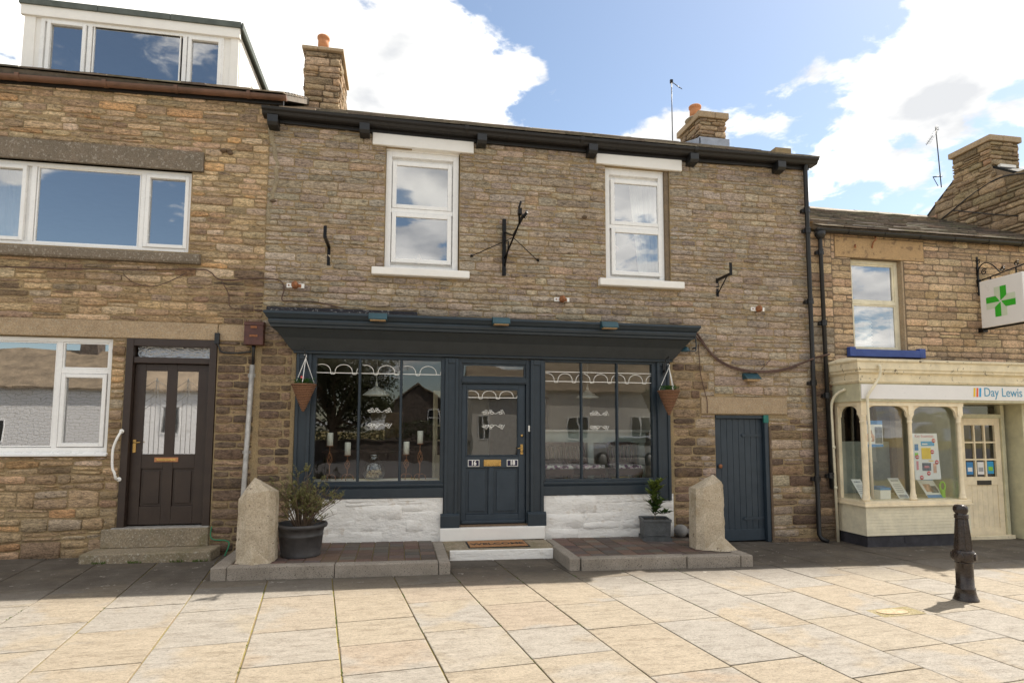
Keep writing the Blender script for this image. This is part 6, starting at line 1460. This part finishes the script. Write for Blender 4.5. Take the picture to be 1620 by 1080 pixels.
# ================================================================== ACROSS THE STREET (seen only in the window glass)
def cottage(label, x0, x1, y, eave, ridge, wallm, wins, chim, chx=None, doors=(), depth=6, name='cottage'):
    t = thing(name, label, 'house', ((x0+x1)/2, y, G((x0+x1)/2)))
    b = MB(); zg = G(x0)-.2; b.box(x0, x1, y-depth, y, zg, eave-.01); b.prism([(y, eave-.01), (y-depth/2, ridge-.12), (y-depth, eave-.01)], x0+.02, x1-.02, 'x'); b.build('wall', wallm, t)
    b = MB(); b.prism([(y+.25, eave-.05), (y-depth/2, ridge), (y-depth-.25, eave-.05), (y-depth-.25, eave-.15), (y-depth/2, ridge-.1), (y+.25, eave-.15)], x0-.1, x1+.1, 'x'); b.build('roof', 'opp_roof', t)
    for (wx, wz, ww, wh) in wins:
        f = MB(); frame(f, wx, wx+ww, wz, wz+wh, .045, y-.02, y+.03); f.box(wx+ww/2-.03, wx+ww/2+.03, y-.01, y+.02, wz, wz+wh); w = f.build('window', 'pvc', t); q = MB(); q.box(wx+.07, wx+ww-.07, y-.01, y+.005, wz+.07, wz+wh-.07); q.build('pane', 'dark_glass', w)
    for (dx_, dw) in doors: q = MB(); q.box(dx_, dx_+dw, y-.02, y+.04, zg, zg+2.2); q.build('door', 'black', t)
    if chim: q = MB(); q.box(chx, chx+.9, y-depth/2-.4, y-depth/2+.4, ridge-.5, ridge+1.1); q.box(chx-.06, chx+.96, y-depth/2-.46, y-depth/2+.46, ridge+1.1, ridge+1.2); q.build('chimney', 'opp_dark', t)
    return t
cottage('white painted stone cottage with a brown roof across the street on the left', -34, -9.3, -26, 3.75, 6.0, 'opp_white', [(-21, .9, 1.4, 1.2), (-12.3, 1.3, .9, 1.5), (-28, .9, 1.4, 1.2)], True, -17.5, [(-14.6, 1.0)])
cottage('pale rendered house across the street facing the shop door', 4.0, 8.2, -25, 3.5, 5.4, 'opp_render', [(4.4, 1.1, .7, 1.3)], False, doors=[(6.6, .95)])
cottage('long white house with a wide brown roof across the street on the right', 8.6, 30, -26.5, 4.0, 6.4, 'opp_render', [(10, 1.0, 1.2, 1.4), (14, 1.0, 1.2, 1.4), (19, 1.0, 1.2, 1.4)], True, 9.6)
# dark gabled house, gable end to the street
t = thing('gabled_house', 'dark stone house with its gable end turned to the street, across the way', 'house', (1.6, -33, G(1.6)))
b = MB(); zg = G(1.6)-.2; b.prism([(-.9, zg), (3.7, zg), (3.7, 3.0), (1.3, 4.6), (-.9, 3.0)], -41, -33, 'y'); b.build('wall', 'opp_dark', t)
b = MB(); b.prism([(-1.1, 2.88), (1.3, 4.66), (3.9, 2.88), (3.9, 3.0), (1.3, 4.82), (-1.1, 3.0)], -41.1, -32.85, 'y'); b.build('roof', 'opp_roof', t)
f = MB(); frame(f, 2.0, 2.75, 1.9, 3.0, .07, -33.02, -32.96); f.box(2.07, 2.68, -33.01, -32.97, 2.42, 2.48); w = f.build('window', 'pvc', t); q = MB(); q.box(2.07, 2.68, -33.0, -32.98, 1.97, 2.93); q.build('pane', 'dark_glass', w)
# tree
def tree(x, y, h, rad, seed, label):
    r = random.Random(seed); t = thing('broadleaf_tree', label, 'tree', (x, y, G(x))); b = MB(); b.tube(bez([(x, y, G(x)-.1), (x+.1, y, 1.2), (x, y, 2.2)], 4), [.22-.012*i for i in range(9)], 10); tips = []
    for k in range(26):
        a = r.uniform(0, 6.28); e = Vector((x+cos(a)*rad*r.uniform(.3, .85), y+sin(a)*rad*r.uniform(.3, .8), r.uniform(2.4, h-.4))); pts = bez([(x, y, r.uniform(1.2, 2.2)), ((x+e.x)/2, (y+e.y)/2, e.z*.7), e], 4); b.tube(pts, [.07*(1-.8*i/(len(pts)-1)) for i in range(len(pts))], 6); tips.append(e); tips.append((e+Vector((x, y, e.z*.8)))/2)
    b.build('trunk', 'bark', t); lf = MB()
    for c in tips:
        cr = r.uniform(.55, .95); cc = r.random()
        for k in range(420):
            p = c+Vector((r.gauss(0, .5), r.gauss(0, .5), r.gauss(0, .42)))*cr; leaf(lf, p, (r.uniform(-1, 1), r.uniform(-1, 1), r.uniform(-.5, 1)), (r.uniform(-1, 1), r.uniform(-1, 1), 1), r.uniform(.10, .18), .09, (min(1, max(0, cc+r.uniform(-.3, .3))), 0, 0), r)
    lf.build('crown', 'leaf_tree', t)
tree(-3.2, -22.5, 6.2, 3.4, 3, 'rounded leafy tree across the street between the white cottage and the dark gabled house')

# low garden wall, hedge and a parked van over the road
t = MB(); t.box(-9.0, 3.8, -24.6, -24.2, -.2, .95); t.box(-9.05, 3.85, -24.65, -24.15, .95, 1.02); tag(t.build('garden_wall', 'opp_dark', None, loc=(-2.5, -24.4, -.1)), 'low dark stone garden wall across the street under the leafy tree', 'wall')
hg = MB(); r = random.Random(77)
for k in range(5200):
    x = r.uniform(-9, 3.7); leaf(hg, (x, -25.1+r.gauss(0, .3), .3+r.random()*(1.5+.35*sin(x*1.3))), (r.uniform(-1, 1), r.uniform(-1, 1), r.uniform(0, 1)), (r.uniform(-1, 1), r.uniform(-1, 1), 1), r.uniform(.12, .2), .11, None, r)
tag(hg.build('hedge', 'leaf_tree', None, loc=(-2.6, -25.1, -.1)), 'bushy green hedge behind the low garden wall across the street', 'hedge')
van = thing('parked_car', 'silver hatchback parked across the street in front of the long pale house', 'car', (11.5, -21.5, G(11.5)))
MT['silver'] = simple('silver_car_paint', (.55, .56, .58), .25, .6, .05)
gz = G(11.5)
def carprof(yh): return [(9.45, .35), (9.4, .75), (9.6, .95), (10.4, 1.02), (11.0, 1.42), (11.6, 1.5), (12.7, 1.46), (13.3, 1.05), (13.5, .9), (13.5, .35)]
b = MB(); b.prism([(x, z+gz) for x, z in carprof(0)], -22.35, -20.65, 'y'); b.build('body', 'silver', van, bevel=.12)
b = MB(); b.prism([(10.55, gz+1.03), (11.05, gz+1.38), (12.6, gz+1.40), (13.15, gz+1.05)], -20.655, -20.635, 'y'); b.build('side_window', 'dark_glass', van)
for x in (10.2, 12.7):
    b = MB(); b.lathe((0, 0, 0), [(.20, 0), (.31, .0), (.33, .03), (.33, .2)], 24); b.v = [(x+p, -20.62-s_, gz+.33+q) for p, q, s_ in b.v]; wh = b.build('wheel', 'rubber', van)
    b = MB(); b.lathe((0, 0, 0), [(.02, 0), (.19, .01), (.20, .02)], 18); b.v = [(x+p, -20.608-s_, gz+.33+q) for p, q, s_ in b.v]; b.build('rim', 'steel', wh)

for x, z, lb in ((-2.46, 5.55, 'rusty bolt with a dark streak beside the stone lintel of the upper left window'), (-1.82, 4.89, 'black rusted stub in the wall between the left window and the first bracket'), (2.86, 4.97, 'dark rusted stub in the wall left of the right sash window')):
    r = random.Random(int(x*10)); b = MB()
    for k in range(4): q = r.uniform(.015, .035); b.lathe((x+r.uniform(-.07, .07), -.02, z+r.uniform(-.03, .03)), [(0, -q), (q*1.2, -q*.5), (q*1.5, 0), (q, q*.5), (0, q)], 9, cap=False)
    tag(b.build('rusty_stub', 'bark', None, loc=(x, -.02, z)), lb, 'rusty stub', 'rusted fixings in the wall')

sp = []; r = random.Random(21)
for k in range(60):
    u = -2.285+.691*r.randint(-4, 8); v = r.uniform(-5.2, -1.9); sp.append((u*.9921-v*.1251, u*.1251+v*.9921))
lf = MB()
for (x, y) in sp:
    for k in range(r.randint(5, 16)):
        t_ = r.uniform(-.06, .06); p = Vector((x-t_*.1251, y+t_*.9921, G(x)-.004)); leaf(lf, p, (r.uniform(-1, 1), r.uniform(-1, 1), .8), (r.uniform(-1, 1), r.uniform(-1, 1), .2), r.uniform(.008, .018), .007, None, r)
o = lf.build('joint_moss', 'moss', None, loc=(0, -3, G(0))); o['kind'] = 'stuff'; o['label'] = 'tiny green moss tufts growing in the joints between the flagstones'; o['category'] = 'moss'
